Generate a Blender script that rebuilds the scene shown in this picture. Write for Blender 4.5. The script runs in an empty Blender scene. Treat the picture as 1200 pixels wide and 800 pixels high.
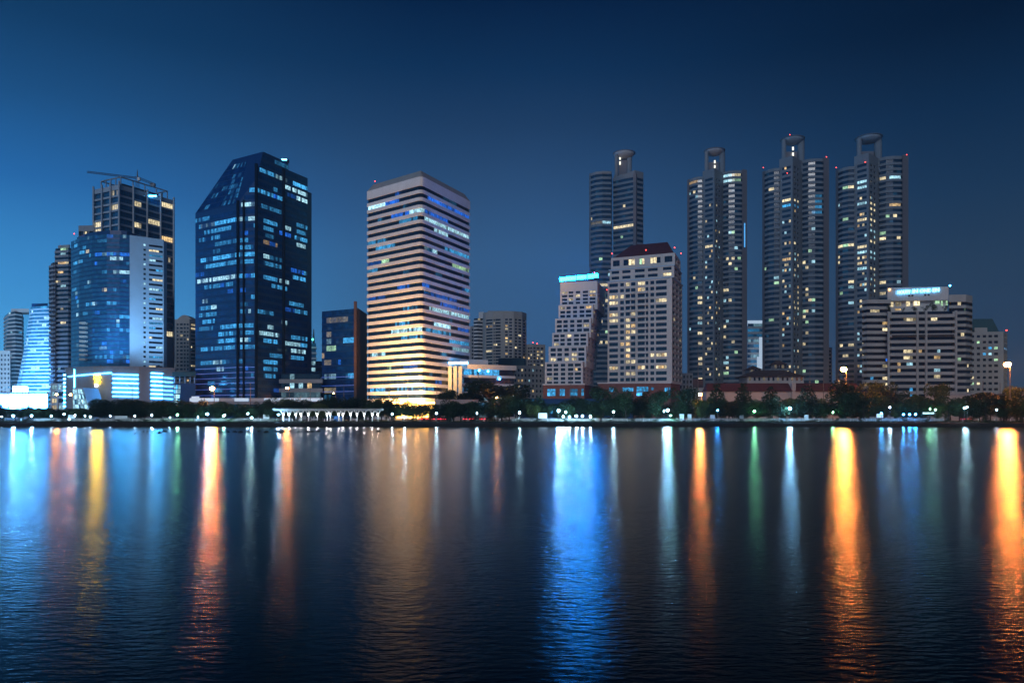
import bpy, bmesh, math, random
from mathutils import Vector, Matrix

F, HZ, H = 850.0, 487.0, 3.82        # lens (photo px), eye-line row, eye height in metres
GZ = 1.76                            # park ground above the water
SHORE = 250.0
sc = bpy.context.scene
COL = sc.collection
RR = math.radians

def PX(u, d): return (u - 600.0) / F * d
def PZ(v, d): return H + (HZ - v) / F * d
def P(u, d): return (PX(u, d), d)
def DZ(v, z): return (z - H) * F / (HZ - v)      # distance at which height z shows on row v

# ------------------------------------------------------------------ materials
def nmat(name):
    m = bpy.data.materials.new(name); m.use_nodes = True
    nt = m.node_tree
    return m, nt, nt.nodes['Principled BSDF']

def mat(name, col, rough=.7, metal=0., var=.18, scale=.25, spec=.4, streak=False, tint=None):
    """plain surface with weathering: two noises vary the base colour, one the roughness"""
    m, nt, b = nmat(name)
    N, L = nt.nodes, nt.links
    tc = N.new('ShaderNodeTexCoord')
    mp = N.new('ShaderNodeMapping')
    mp.inputs['Scale'].default_value = (1, 1, .12) if streak else (1, 1, 1)
    L.new(tc.outputs['Object'], mp.inputs['Vector'])
    n1 = N.new('ShaderNodeTexNoise'); n1.inputs['Scale'].default_value = scale; n1.inputs['Detail'].default_value = 6
    L.new(mp.outputs['Vector'], n1.inputs['Vector'])
    n2 = N.new('ShaderNodeTexNoise'); n2.inputs['Scale'].default_value = scale * 9; n2.inputs['Detail'].default_value = 3
    L.new(tc.outputs['Object'], n2.inputs['Vector'])
    mx = N.new('ShaderNodeMix'); mx.data_type = 'FLOAT'; mx.inputs[0].default_value = .35
    L.new(n1.outputs['Fac'], mx.inputs[2]); L.new(n2.outputs['Fac'], mx.inputs[3])
    cr = N.new('ShaderNodeValToRGB')
    t = tint or (1, 1, 1)
    cr.color_ramp.elements[0].position = .3; cr.color_ramp.elements[1].position = .7
    cr.color_ramp.elements[0].color = tuple(c * (1 - var) for c in col) + (1,)
    cr.color_ramp.elements[1].color = tuple(min(1, c * (1 + var) * k) for c, k in zip(col, t)) + (1,)
    L.new(mx.outputs[0], cr.inputs[0]); L.new(cr.outputs[0], b.inputs['Base Color'])
    b.inputs['Roughness'].default_value = rough; b.inputs['Metallic'].default_value = metal
    b.inputs['Specular IOR Level'].default_value = spec
    return m

def glow(name, col, s, sample=True):
    m, nt, b = nmat(name)
    b.inputs['Base Color'].default_value = (.5, .5, .5, 1)
    b.inputs['Emission Color'].default_value = tuple(col) + (1,)
    b.inputs['Emission Strength'].default_value = s
    if not sample: m.cycles.emission_sampling = 'NONE'
    return m

def glass(name, col, rough=.12, spec=.5):
    """dark glazing; lit rooms come from the face attribute 'glow', broken up by blinds and furniture"""
    m, nt, b = nmat(name)
    N, L = nt.nodes, nt.links
    at = N.new('ShaderNodeAttribute'); at.attribute_name = 'glow'
    tc = N.new('ShaderNodeTexCoord')
    no = N.new('ShaderNodeTexNoise'); no.inputs['Scale'].default_value = .9; no.inputs['Detail'].default_value = 3
    L.new(tc.outputs['Object'], no.inputs['Vector'])
    mr = N.new('ShaderNodeMapRange'); mr.inputs[1].default_value = .35; mr.inputs[2].default_value = .65
    mr.inputs[3].default_value = .45; mr.inputs[4].default_value = 1.35
    L.new(no.outputs['Fac'], mr.inputs[0])
    L.new(at.outputs['Color'], b.inputs['Emission Color']); L.new(mr.outputs[0], b.inputs['Emission Strength'])
    n2 = N.new('ShaderNodeTexNoise'); n2.inputs['Scale'].default_value = .35
    L.new(tc.outputs['Object'], n2.inputs['Vector'])
    cr = N.new('ShaderNodeValToRGB')
    cr.color_ramp.elements[0].position = .35; cr.color_ramp.elements[1].position = .65
    cr.color_ramp.elements[0].color = tuple(c * .7 for c in col) + (1,); cr.color_ramp.elements[1].color = tuple(c * 1.3 for c in col) + (1,)
    L.new(n2.outputs['Fac'], cr.inputs[0]); L.new(cr.outputs[0], b.inputs['Base Color'])
    b.inputs['Roughness'].default_value = rough; b.inputs['Specular IOR Level'].default_value = spec
    m.cycles.emission_sampling = 'NONE'
    return m

M = {}
M['glass'] = glass('dark_glass', (.006, .014, .034))
M['glass_tower'] = glass('tower_glass', (.018, .05, .095), .15, .6)
M['glass_blue'] = glass('blue_glass', (.005, .06, .23), .10, .6)
M['glass_teal'] = glass('teal_glass', (.02, .12, .25), .12, .6)
M['tower'] = mat('tower_concrete', (.205, .24, .285), .8, var=.16, scale=.06, streak=True)
M['tower_dark'] = mat('tower_pier', (.17, .17, .20), .8, var=.15, scale=.08, streak=True)
M['white'] = mat('white_render', (.66, .66, .68), .75, var=.12, scale=.12, streak=True)
M['cream'] = mat('cream_render', (.44, .42, .40), .8, var=.16, scale=.12, streak=True)
M['pinkish'] = mat('pale_pink_render', (.64, .60, .58), .8, var=.13, scale=.12, streak=True)
M['frame'] = mat('pale_frame_concrete', (.40, .46, .54), .85, var=.2, scale=.15, streak=True)
M['grey'] = mat('grey_concrete', (.34, .36, .40), .85, var=.2, scale=.15, streak=True)
M['stripe'] = mat('stone_cladding', (.74, .75, .79), .7, var=.09, scale=.2)
M['cap'] = mat('coping_stone', (.36, .34, .34), .75, var=.1, scale=.2)
M['bluepanel'] = mat('blue_grey_panel', (.46, .64, .82), .6, var=.08, scale=.2)
M['brick'] = mat('red_brick', (.24, .10, .08), .9, var=.25, scale=.6)
M['roof'] = mat('maroon_tile', (.085, .026, .032), .8, var=.25, scale=.5)
M['roof_brown'] = mat('brown_tile', (.075, .055, .06), .85, var=.25, scale=.5)
M['roof_teal'] = mat('teal_metal_roof', (.03, .10, .12), .6, var=.15, scale=.4)
M['brown'] = mat('brown_cladding', (.06, .045, .045), .6, var=.15, scale=.3)
M['rust'] = mat('copper_trim', (.11, .055, .04), .6, var=.2, scale=.3)
M['navy'] = mat('navy_panel', (.008, .055, .19), .35, var=.15, scale=.3)
M['ink'] = mat('ink_blue_metal', (.004, .012, .032), .8, var=.2, scale=.3, spec=.1)
M['dark'] = mat('dark_metal', (.03, .03, .035), .5, .3, var=.2, scale=2)
M['pole'] = mat('galvanised_pole', (.16, .15, .15), .5, .5, var=.2, scale=2)
M['crane'] = mat('weathered_crane_paint', (.16, .12, .10), .6, var=.2, scale=2)
M['paint'] = mat('white_paint', (.78, .78, .76), .5, var=.06, scale=1)
M['trunk'] = mat('bark', (.055, .042, .032), .95, var=.3, scale=3)
M['grassm'] = mat('lawn', (.035, .06, .022), .95, var=.4, scale=.15)
M['path'] = mat('pale_paving', (.34, .33, .31), .85, var=.2, scale=.4)
M['asphalt'] = mat('asphalt', (.05, .05, .052), .85, var=.25, scale=.5)
M['bankm'] = mat('dark_earth_revetment', (.035, .032, .028), .9, var=.4, scale=.6)
M['rockm'] = mat('wet_dark_stone', (.012, .011, .010), .7, var=.3, scale=1.5)
M['city'] = mat('city_ground', (.06, .06, .062), .9, var=.3, scale=.02)
M['tyre'] = mat('tyre_rubber', (.02, .02, .02), .8, var=.2, scale=4)
M['wt'] = glow('lamp_white', (.45, .80, 1.0), 850)
M['wt_far'] = glow('lamp_white_small', (.40, .74, 1.0), 260)
M['wt_hi'] = glow('lamp_white_flood', (.24, .60, 1.0), 1900)
M['gr'] = glow('lamp_greenish', (.25, 1.0, .5), 900)
M['bl'] = glow('lamp_blue', (.03, .32, 1.0), 700)
M['or'] = glow('lamp_sodium_high', (1.0, .27, .045), 1500)
M['or_mid'] = glow('lamp_sodium', (1.0, .32, .08), 900)
M['or_lo'] = glow('lamp_sodium_small', (1.0, .45, .12), 120)
M['red'] = glow('beacon_red', (1.0, .05, .03), 7)
M['tail'] = glow('tail_light', (1.0, .02, .05), 7)
M['sign_blue'] = glow('rooftop_lightbox', (.0006, .25, 1.0), 300)
M['sign_text'] = glow('neon_text', (.10, .52, 1.0), 9)
M['emblem'] = glow('yellow_emblem', (1.0, .60, .002), 120)
M['emblem_w'] = glow('white_emblem', (.75, .9, 1.0), 12)
M['strip'] = glow('cool_light_strip', (.06, .46, 1.0), 22)
M['strip_hi'] = glow('cool_light_strip_bright', (.05, .44, 1.0), 46)
M['canopy_cyan'] = glow('cyan_emissive', (.05, .50, 1.0), 3)
M['blaze'] = glow('floodlit_hall', (.08, .40, 1.0), 60)
M['led_blue'] = glow('blue_led_line', (.03, .16, .9), .55, False)
M['white_glow'] = glow('pale_glow_panel', (.50, .66, .85), .8, False)
M['lobby'] = glow('amber_lit_lobby', (1.0, .50, .09), 22)
M['green'] = glow('green_spot', (.1, 1.0, .7), 3, False)

def leaf_mat(name, col):
    m, nt, b = nmat(name)
    N, L = nt.nodes, nt.links
    oi = N.new('ShaderNodeObjectInfo'); tc = N.new('ShaderNodeTexCoord')
    no = N.new('ShaderNodeTexNoise'); no.inputs['Scale'].default_value = 1.1; no.inputs['Detail'].default_value = 3
    L.new(tc.outputs['Object'], no.inputs['Vector'])
    cr = N.new('ShaderNodeValToRGB')
    cr.color_ramp.elements[0].position = .3; cr.color_ramp.elements[1].position = .7
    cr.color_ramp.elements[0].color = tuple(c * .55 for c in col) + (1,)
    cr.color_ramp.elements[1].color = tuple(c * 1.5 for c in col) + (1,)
    L.new(no.outputs['Fac'], cr.inputs[0])
    hs = N.new('ShaderNodeHueSaturation')
    mr = N.new('ShaderNodeMapRange'); mr.inputs[3].default_value = .75; mr.inputs[4].default_value = 1.3
    L.new(oi.outputs['Random'], mr.inputs[0]); L.new(mr.outputs[0], hs.inputs['Value'])
    L.new(cr.outputs[0], hs.inputs['Color']); L.new(hs.outputs[0], b.inputs['Base Color'])
    b.inputs['Roughness'].default_value = .75; b.inputs['Specular IOR Level'].default_value = .25
    return m
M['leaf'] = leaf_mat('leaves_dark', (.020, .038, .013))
M['leaf_lamplit'] = leaf_mat('leaves_lamplit', (.065, .080, .018))  # lamplight on foliage is put into this paler leaf colour

# ------------------------------------------------------------------ mesh builder
class MB:
    def __init__(s): s.v, s.f, s.m, s.g = [], [], [], []
    def face(s, pts, mi=0, g=None):
        b = len(s.v); s.v += [tuple(p) for p in pts]
        s.f.append(tuple(range(b, b + len(pts)))); s.m.append(mi); s.g.append(g or (0, 0, 0))
    def prism(s, poly, z0, z1, mi=0, cap=True, ztop=None):
        n = len(poly)
        for i in range(n):
            a, b = poly[i], poly[(i + 1) % n]
            s.face([(a[0], a[1], z0), (b[0], b[1], z0), (b[0], b[1], z1), (a[0], a[1], z1)], mi)
        if cap:
            s.face([(p[0], p[1], z1) for p in poly], mi)
            s.face([(p[0], p[1], z0) for p in reversed(poly)], mi)
    def box(s, c, d, mi=0, rz=0.):
        x, y, z = (k / 2 for k in d); ca, sa = math.cos(rz), math.sin(rz)
        q = [(-x, -y), (x, -y), (x, y), (-x, y)]
        s.prism([(c[0] + a * ca - b * sa, c[1] + a * sa + b * ca) for a, b in q], c[2] - z, c[2] + z, mi)
    def tube(s, a, b, r0, r1=None, n=8, mi=0, cap=True):
        r1 = r0 if r1 is None else r1
        a, b = Vector(a), Vector(b); d = (b - a).normalized()
        t = Vector((1, 0, 0)) if abs(d.x) < .8 else Vector((0, 1, 0))
        x = d.cross(t).normalized(); y = d.cross(x)
        ra = [a + (x * math.cos(k * 2 * math.pi / n) + y * math.sin(k * 2 * math.pi / n)) * r0 for k in range(n)]
        rb = [b + (x * math.cos(k * 2 * math.pi / n) + y * math.sin(k * 2 * math.pi / n)) * r1 for k in range(n)]
        for k in range(n):
            j = (k + 1) % n; s.face([ra[k], rb[k], rb[j], ra[j]], mi)
        if cap: s.face(ra, mi); s.face(rb[::-1], mi)
    def ball(s, c, r, n=10, m=6, mi=0, sz=1.):
        P_ = lambda i, j: (c[0] + r * math.sin(math.pi * j / m) * math.cos(2 * math.pi * i / n),
                           c[1] + r * math.sin(math.pi * j / m) * math.sin(2 * math.pi * i / n), c[2] + sz * r * math.cos(math.pi * j / m))
        for j in range(m):
            for i in range(n):
                q = [P_(i, j), P_(i, j + 1), P_(i + 1, j + 1), P_(i + 1, j)]
                if j == 0: q = [q[0], q[1], q[2]]
                elif j == m - 1: q = [q[0], q[1], q[3]]
                s.face(q, mi)
    def lathe(s, c, prof, n=24, mi=0):
        for (r0, z0), (r1, z1) in zip(prof, prof[1:]):
            for i in range(n):
                a, b = 2 * math.pi * i / n, 2 * math.pi * (i + 1) / n
                s.face([(c[0] + r0 * math.cos(a), c[1] + r0 * math.sin(a), c[2] + z0), (c[0] + r0 * math.cos(b), c[1] + r0 * math.sin(b), c[2] + z0),
                        (c[0] + r1 * math.cos(b), c[1] + r1 * math.sin(b), c[2] + z1), (c[0] + r1 * math.cos(a), c[1] + r1 * math.sin(a), c[2] + z1)], mi)
    def mesh(s, name, mats, o=(0, 0, 0), weld=False):
        me = bpy.data.meshes.new(name)
        me.from_pydata([(x - o[0], y - o[1], z - o[2]) for x, y, z in s.v], [], s.f)
        for m in mats: me.materials.append(m)
        me.polygons.foreach_set('material_index', s.m)
        if any(g != (0, 0, 0) for g in s.g):
            at = me.attributes.new('glow', 'FLOAT_COLOR', 'FACE')
            at.data.foreach_set('color', [c for g in s.g for c in (g[0], g[1], g[2], 1.)])
        if weld:
            bm = bmesh.new(); bm.from_mesh(me); bmesh.ops.remove_doubles(bm, verts=bm.verts, dist=1e-3)
            bmesh.ops.recalc_face_normals(bm, faces=bm.faces); bm.to_mesh(me); bm.free()
        me.update()
        return me

def props(o, label=None, cat=None, group=None, kind=None):
    if label: o['label'] = label
    if cat: o['category'] = cat
    if group: o['group'] = group
    if kind: o['kind'] = kind
    return o

class Thing:
    def __init__(s, name, label, cat, loc, group=None):
        s.o = bpy.data.objects.new(name, None); COL.objects.link(s.o)
        s.o.location = loc; s.loc = Vector(loc); s.o.empty_display_size = 1
        props(s.o, label, cat, group)
    def part(s, name, mb, mats, parent=None, weld=False, kind=None):
        if not isinstance(mats, (list, tuple)): mats = [mats]
        o = bpy.data.objects.new(name, mb.mesh(name, mats, s.loc, weld)); COL.objects.link(o)
        o.parent = parent or s.o
        if kind: o['kind'] = kind
        return o

def single(name, mb, mats, label=None, cat=None, loc=(0, 0, 0), group=None, kind=None, weld=False):
    if not isinstance(mats, (list, tuple)): mats = [mats]
    o = bpy.data.objects.new(name, mb.mesh(name, mats, loc, weld)); COL.objects.link(o); o.location = loc
    return props(o, label, cat, group, kind)

def copy_tree(o, parent=None):
    c = o.copy(); COL.objects.link(c)
    if parent: c.parent = parent
    for ch in list(o.children): copy_tree(ch, c)
    return c

# ------------------------------------------------------------------ building helpers
def inset(poly, d):
    n = len(poly); out = []
    for i in range(n):
        p0, p1, p2 = Vector(poly[i - 1]), Vector(poly[i]), Vector(poly[(i + 1) % n])
        e0, e1 = (p1 - p0).normalized(), (p2 - p1).normalized()
        n0, n1 = Vector((-e0.y, e0.x)), Vector((-e1.y, e1.x))
        k = (n0 + n1); k = k / max(.3, k.dot(n0)) if k.length > 1e-6 else n0
        q = p1 + k * d; out.append((q.x, q.y))
    return out

def rounded(poly, r, seg=4, which=None):
    out = []; n = len(poly)
    for i in range(n):
        if which is not None and i not in which: out.append(poly[i]); continue
        p0, p1, p2 = Vector(poly[i - 1]), Vector(poly[i]), Vector(poly[(i + 1) % n])
        a = p1 + (p0 - p1).normalized() * r; b = p1 + (p2 - p1).normalized() * r
        for k in range(seg + 1):
            t = k / seg; q = a * (1 - t) ** 2 + p1 * 2 * t * (1 - t) + b * t * t; out.append((q.x, q.y))
    return out

def clip(poly, n, c):
    """keep the half plane n.p <= c"""
    out = []
    for i in range(len(poly)):
        a, b = poly[i], poly[(i + 1) % len(poly)]
        da, db = n[0] * a[0] + n[1] * a[1] - c, n[0] * b[0] + n[1] * b[1] - c
        if da <= 0: out.append(a)
        if da * db < 0:
            t = da / (da - db); out.append((a[0] + (b[0] - a[0]) * t, a[1] + (b[1] - a[1]) * t))
    return out

def para(left, near, right):
    """footprint from three visible corners: left end, nearest corner, right end"""
    return [left, near, right, (left[0] + right[0] - near[0], left[1] + right[1] - near[1])]

WARM, CREAMY, COOL, CYAN, BLUE, GREENY = (1.1, .72, .30), (1.15, .95, .55), (.50, .92, 1.08), (.07, .46, .92), (.02, .17, .85), (.55, .95, .55)
def sc3(c, k): return tuple(x * k for x in c)

def ribbon(T, polyf, z0, z1, n, frac, wall, lit, glassm='glass', ins=.45, pane=1.6, name='window_band', wmb=None, mull=True):
    """floors of solid spandrel rings with a recessed band of panes between them; polyf(z, i) gives the outline"""
    own = wmb is None; wmb = wmb or MB()
    fh = (z1 - z0) / n
    for i in range(n):
        fz = z0 + i * fh; po = polyf(fz, i); pi_ = inset(po, ins); zt = fz + frac * fh
        wmb.prism(po, fz, zt)
        mb = MB(); k = len(pi_)
        for e in range(k):
            a, b = Vector(pi_[e]), Vector(pi_[(e + 1) % k]); ln = (b - a).length
            m = max(1, int(ln / pane)) if (b - a).x > -.2 * ln else 1
            for j in range(m):
                t0, t1 = j / m, (j + 1) / m
                p, q = a.lerp(b, t0), a.lerp(b, t1)
                mb.face([(p.x, p.y, zt), (q.x, q.y, zt), (q.x, q.y, fz + fh), (p.x, p.y, fz + fh)], 0,
                        lit(n - 1 - i, e, (t0 + t1) / 2, p) if lit else None)
        T.part(name, mb, M[glassm])
    if own: T.part('wall', wmb, M[wall] if isinstance(wall, str) else wall)

class Grid:
    """a building of flat walls with single windows cut into them"""
    def __init__(s, T, wall='white', glassm='glass'): s.T, s.wall, s.glass, s.mb, s.win = T, wall, glassm, MB(), []
    def face(s, A, B, z0, z1, rows, cols, lit=None, rec=.35, fi=0, balc=None):
        """A->B left to right seen from outside; rows [(zlo, zhi)], cols [(s0, s1)] as fractions of the length"""
        A, B = Vector(A), Vector(B); e = (B - A); nrm = Vector((e.y, -e.x)).normalized()
        ss = sorted({0., 1.} | {c for p in cols for c in p}); zz = sorted({z0, z1} | {c for p in rows for c in p})
        cset, rset = {round(c[0], 6) for c in cols}, {round(r[0], 6) for r in rows}
        for i in range(len(ss) - 1):
            p, q = A + e * ss[i], A + e * ss[i + 1]
            for j in range(len(zz) - 1):
                lo, hi = zz[j], zz[j + 1]
                if round(ss[i], 6) in cset and round(lo, 6) in rset:
                    p2, q2 = p - nrm * rec, q - nrm * rec
                    s.mb.face([(p.x, p.y, lo), (q.x, q.y, lo), (q2.x, q2.y, lo), (p2.x, p2.y, lo)])
                    s.mb.face([(p.x, p.y, hi), (p2.x, p2.y, hi), (q2.x, q2.y, hi), (q.x, q.y, hi)])
                    s.mb.face([(p.x, p.y, lo), (p2.x, p2.y, lo), (p2.x, p2.y, hi), (p.x, p.y, hi)])
                    s.mb.face([(q.x, q.y, lo), (q.x, q.y, hi), (q2.x, q2.y, hi), (q2.x, q2.y, lo)])
                    ci = sorted(cset).index(round(ss[i], 6)); ri = len(rset) - 1 - sorted(rset).index(round(lo, 6))
                    w = (q2 - p2).length; k = max(1, int(round(w / 1.7)))
                    qs = []
                    for a in range(k):
                        x, y = p2.lerp(q2, a / k + .06 / k), p2.lerp(q2, (a + 1) / k - .06 / k)
                        g = lit(fi, ri, ci, (a + .5) / k) if lit else None
                        qs.append(([(x.x, x.y, lo + .05), (y.x, y.y, lo + .05), (y.x, y.y, hi - .05), (x.x, x.y, hi - .05)], g))
                    # thin dark frame plane just behind the panes
                    back = nrm * .03
                    fr = [(p2.x - back.x, p2.y - back.y, lo), (q2.x - back.x, q2.y - back.y, lo), (q2.x - back.x, q2.y - back.y, hi), (p2.x - back.x, p2.y - back.y, hi)]
                    s.win.append((w * (hi - lo), qs, fr))
                else:
                    s.mb.face([(p.x, p.y, lo), (q.x, q.y, lo), (q.x, q.y, hi), (p.x, p.y, hi)])
    def plain(s, A, B, z0, z1): s.mb.face([(A[0], A[1], z0), (B[0], B[1], z0), (B[0], B[1], z1), (A[0], A[1], z1)])
    def cap(s, poly, z): s.mb.face([(p[0], p[1], z) for p in poly])
    def done(s, most=100, name='window'):
        s.T.part('wall', s.mb, M[s.wall])
        ws = sorted(s.win, key=lambda w: -w[0])
        def add(mb, w):
            for q, g in w[1]: mb.face(q, 0, g)
            mb.face(w[2], 1)
        for w in ws[:most]:
            mb = MB(); add(mb, w); s.T.part(name, mb, [M[s.glass], M['dark']])
        if len(ws) > most:
            mb = MB()
            for w in ws[most:]: add(mb, w)
            s.T.part('smaller_windows', mb, [M[s.glass], M['dark']], kind='stuff')

def lvl(z0, z1, n, lo=.3, hi=.85):
    fh = (z1 - z0) / n
    return [(z0 + (i + lo) * fh, z0 + (i + hi) * fh) for i in range(n)]

def rnd_lit(seed, p, pal, room=.5):
    R = random.Random(seed); memo = {}
    def f(fi, ri, ci, t):
        k = (fi, ri, ci)
        if k not in memo:
            memo[k] = (R.choice(pal), R.uniform(.35, 1.1), R.random() < .5, R.uniform(.3, .7)) if R.random() < p else None
        w = memo[k]
        if not w: return None
        if w[2] and t > w[3]: return None if R.random() < room else sc3(w[0], w[1] * .4)
        return sc3(w[0], w[1])
    return f

def runs(seed, n, edges, p=.5, pal=(CYAN,), ln=(.15, .7), bright=(.35, 1.1), explicit=None, gaps=.15):
    """lit stretches of a band; explicit {floor: [(edge, t0, t1, colour, strength)]}"""
    R = random.Random(seed); tab = {}
    for i in range(n):
        for e in edges:
            if R.random() < p:
                l = R.uniform(*ln); s = R.uniform(0, 1 - l)
                tab.setdefault(i, []).append((e, s, s + l, R.choice(pal), R.uniform(*bright)))
    for i, l in (explicit or {}).items(): tab.setdefault(i, []).extend(l)
    def f(i, e, t, p_):
        for (e2, a, b, c, k) in tab.get(i, ()):
            if e == e2 and a <= t <= b:
                if R.random() < gaps: return sc3(c, k * .15)
                return sc3(c, k * R.uniform(.6, 1.25))
        return None
    return f

def glowing(f, c):
    def g(i, e, t, p): return f(i, e, t, p) or c
    return g

def base(poly): return (sum(p[0] for p in poly) / len(poly), sum(p[1] for p in poly) / len(poly), GZ)
def top_corners(z, pts): return [(PX(u, DZ(v, z)), DZ(v, z)) for u, v in pts]

def beacon(u, v, d, label, r=.5):
    r *= .8
    mb = MB(); x, y, z = PX(u, d), d, PZ(v, d)
    T = Thing('warning_beacon', label, 'beacon', (x, y, z - r - .8), 'red warning beacons on the roofs')
    mb.ball((x, y, z), r, 8, 6); T.part('lens', mb, M['red'])
    mb = MB(); mb.tube((x, y, z - r - .8), (x, y, z - r + .05), .12, n=6); T.part('stem', mb, M['dark'])

# ------------------------------------------------------------------ setting
def sheet(name, x0, x1, y0, y1, z, m, nx=1, ny=1, jag=0, seed=1):
    R = random.Random(seed); mb = MB()
    for i in range(nx):
        a, b = x0 + (x1 - x0) * i / nx, x0 + (x1 - x0) * (i + 1) / nx
        mb.face([(a, y0, z), (b, y0, z), (b, y1, z), (a, y1, z)])
    return single(name, mb, M[m], kind='structure')
sheet('ground', -1600, 1600, 257.0, 1500, GZ, 'city')
sheet('lawn', -260, 260, 253.6, 284, GZ + .004, 'grassm')
sheet('path', -260, 260, 258.5, 263.5, GZ + .008, 'path')
sheet('road', -600, 600, 285, 297, GZ + .008, 'asphalt')
mb = MB(); mb.box((0, 284.5, GZ + .06), (1200, .5, .125)); mb.box((0, 297.5, GZ + .06), (1200, .5, .125)); single('kerb', mb, M['path'], kind='structure')
mb = MB()
for i in range(-40, 41): mb.face([(i * 8 - 1.5, 290.9, GZ + .012), (i * 8 + 1.5, 290.9, GZ + .012), (i * 8 + 1.5, 291.1, GZ + .012), (i * 8 - 1.5, 291.1, GZ + .012)])
single('road_marking', mb, M['paint'], kind='structure')
# bank: rough revetment rising from the water
R = random.Random(5); mb = MB(); rows = []
NX = 420
for i in range(NX + 1):
    x = -420 + 840 * i / NX
    j = R.uniform(-.35, .35)
    rows.append([(x, 249.6 + j, -.6), (x, 250.2 + j, .35 + R.uniform(-.12, .12)), (x, 251.2 + j * .5, 1.15 + R.uniform(-.15, .15)),
                 (x, 252.5, 1.62 + R.uniform(-.08, .12)), (x, 257.2, GZ + .001)])
for a, b in zip(rows, rows[1:]):
    for k in range(4): mb.face([a[k], b[k], b[k + 1], a[k + 1]], 0 if k < 3 else 1)
single('bank', mb, [M['bankm'], M['grassm']], kind='structure', weld=True)

# water
def water_mat():
    m, nt, b = nmat('lake_water')
    N, L = nt.nodes, nt.links
    N.remove(b)
    df = N.new('ShaderNodeBsdfDiffuse'); df.inputs['Color'].default_value = (.0012, .0045, .009, 1)
    gl = N.new('ShaderNodeBsdfGlossy'); gl.distribution = 'BECKMANN'; gl.inputs['Color'].default_value = (1, 1, 1, 1)
    fr = N.new('ShaderNodeFresnel'); fr.inputs['IOR'].default_value = 1.135
    mx = N.new('ShaderNodeMixShader'); L.new(fr.outputs[0], mx.inputs[0]); L.new(df.outputs[0], mx.inputs[1]); L.new(gl.outputs[0], mx.inputs[2])
    L.new(mx.outputs[0], nt.nodes['Material Output'].inputs['Surface'])
    tc = N.new('ShaderNodeTexCoord')
    def noise(sx, sy, scale, det):
        mp = N.new('ShaderNodeMapping'); mp.inputs['Scale'].default_value = (sx, sy, 1)
        L.new(tc.outputs['Object'], mp.inputs['Vector'])
        n = N.new('ShaderNodeTexNoise'); n.inputs['Scale'].default_value = scale; n.inputs['Detail'].default_value = det
        L.new(mp.outputs['Vector'], n.inputs['Vector']); return n
    n1, n2, n3 = noise(.42, 1, 6.0, 3), noise(.4, 1, .7, 1), noise(.25, 1, .02, 2)
    # calm and ruffled patches
    mr = N.new('ShaderNodeMapRange'); mr.inputs[1].default_value = .35; mr.inputs[2].default_value = .65
    mr.inputs[3].default_value = .205; mr.inputs[4].default_value = .25
    L.new(n3.outputs['Fac'], mr.inputs[0]); L.new(mr.outputs[0], gl.inputs['Roughness'])
    ad = N.new('ShaderNodeMath'); ad.operation = 'MULTIPLY_ADD'; ad.inputs[1].default_value = 1.25
    L.new(n1.outputs['Fac'], ad.inputs[0]); L.new(n2.outputs['Fac'], ad.inputs[2])
    bp = N.new('ShaderNodeBump'); bp.inputs['Strength'].default_value = 1.0; bp.inputs['Distance'].default_value = .018
    L.new(ad.outputs[0], bp.inputs['Height']); L.new(bp.outputs[0], gl.inputs['Normal'])
    return m
mb = MB(); mb.face([(-900, -120, 0), (900, -120, 0), (900, 252, 0), (-900, 252, 0)])
single('water', mb, water_mat(), kind='structure')

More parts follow.
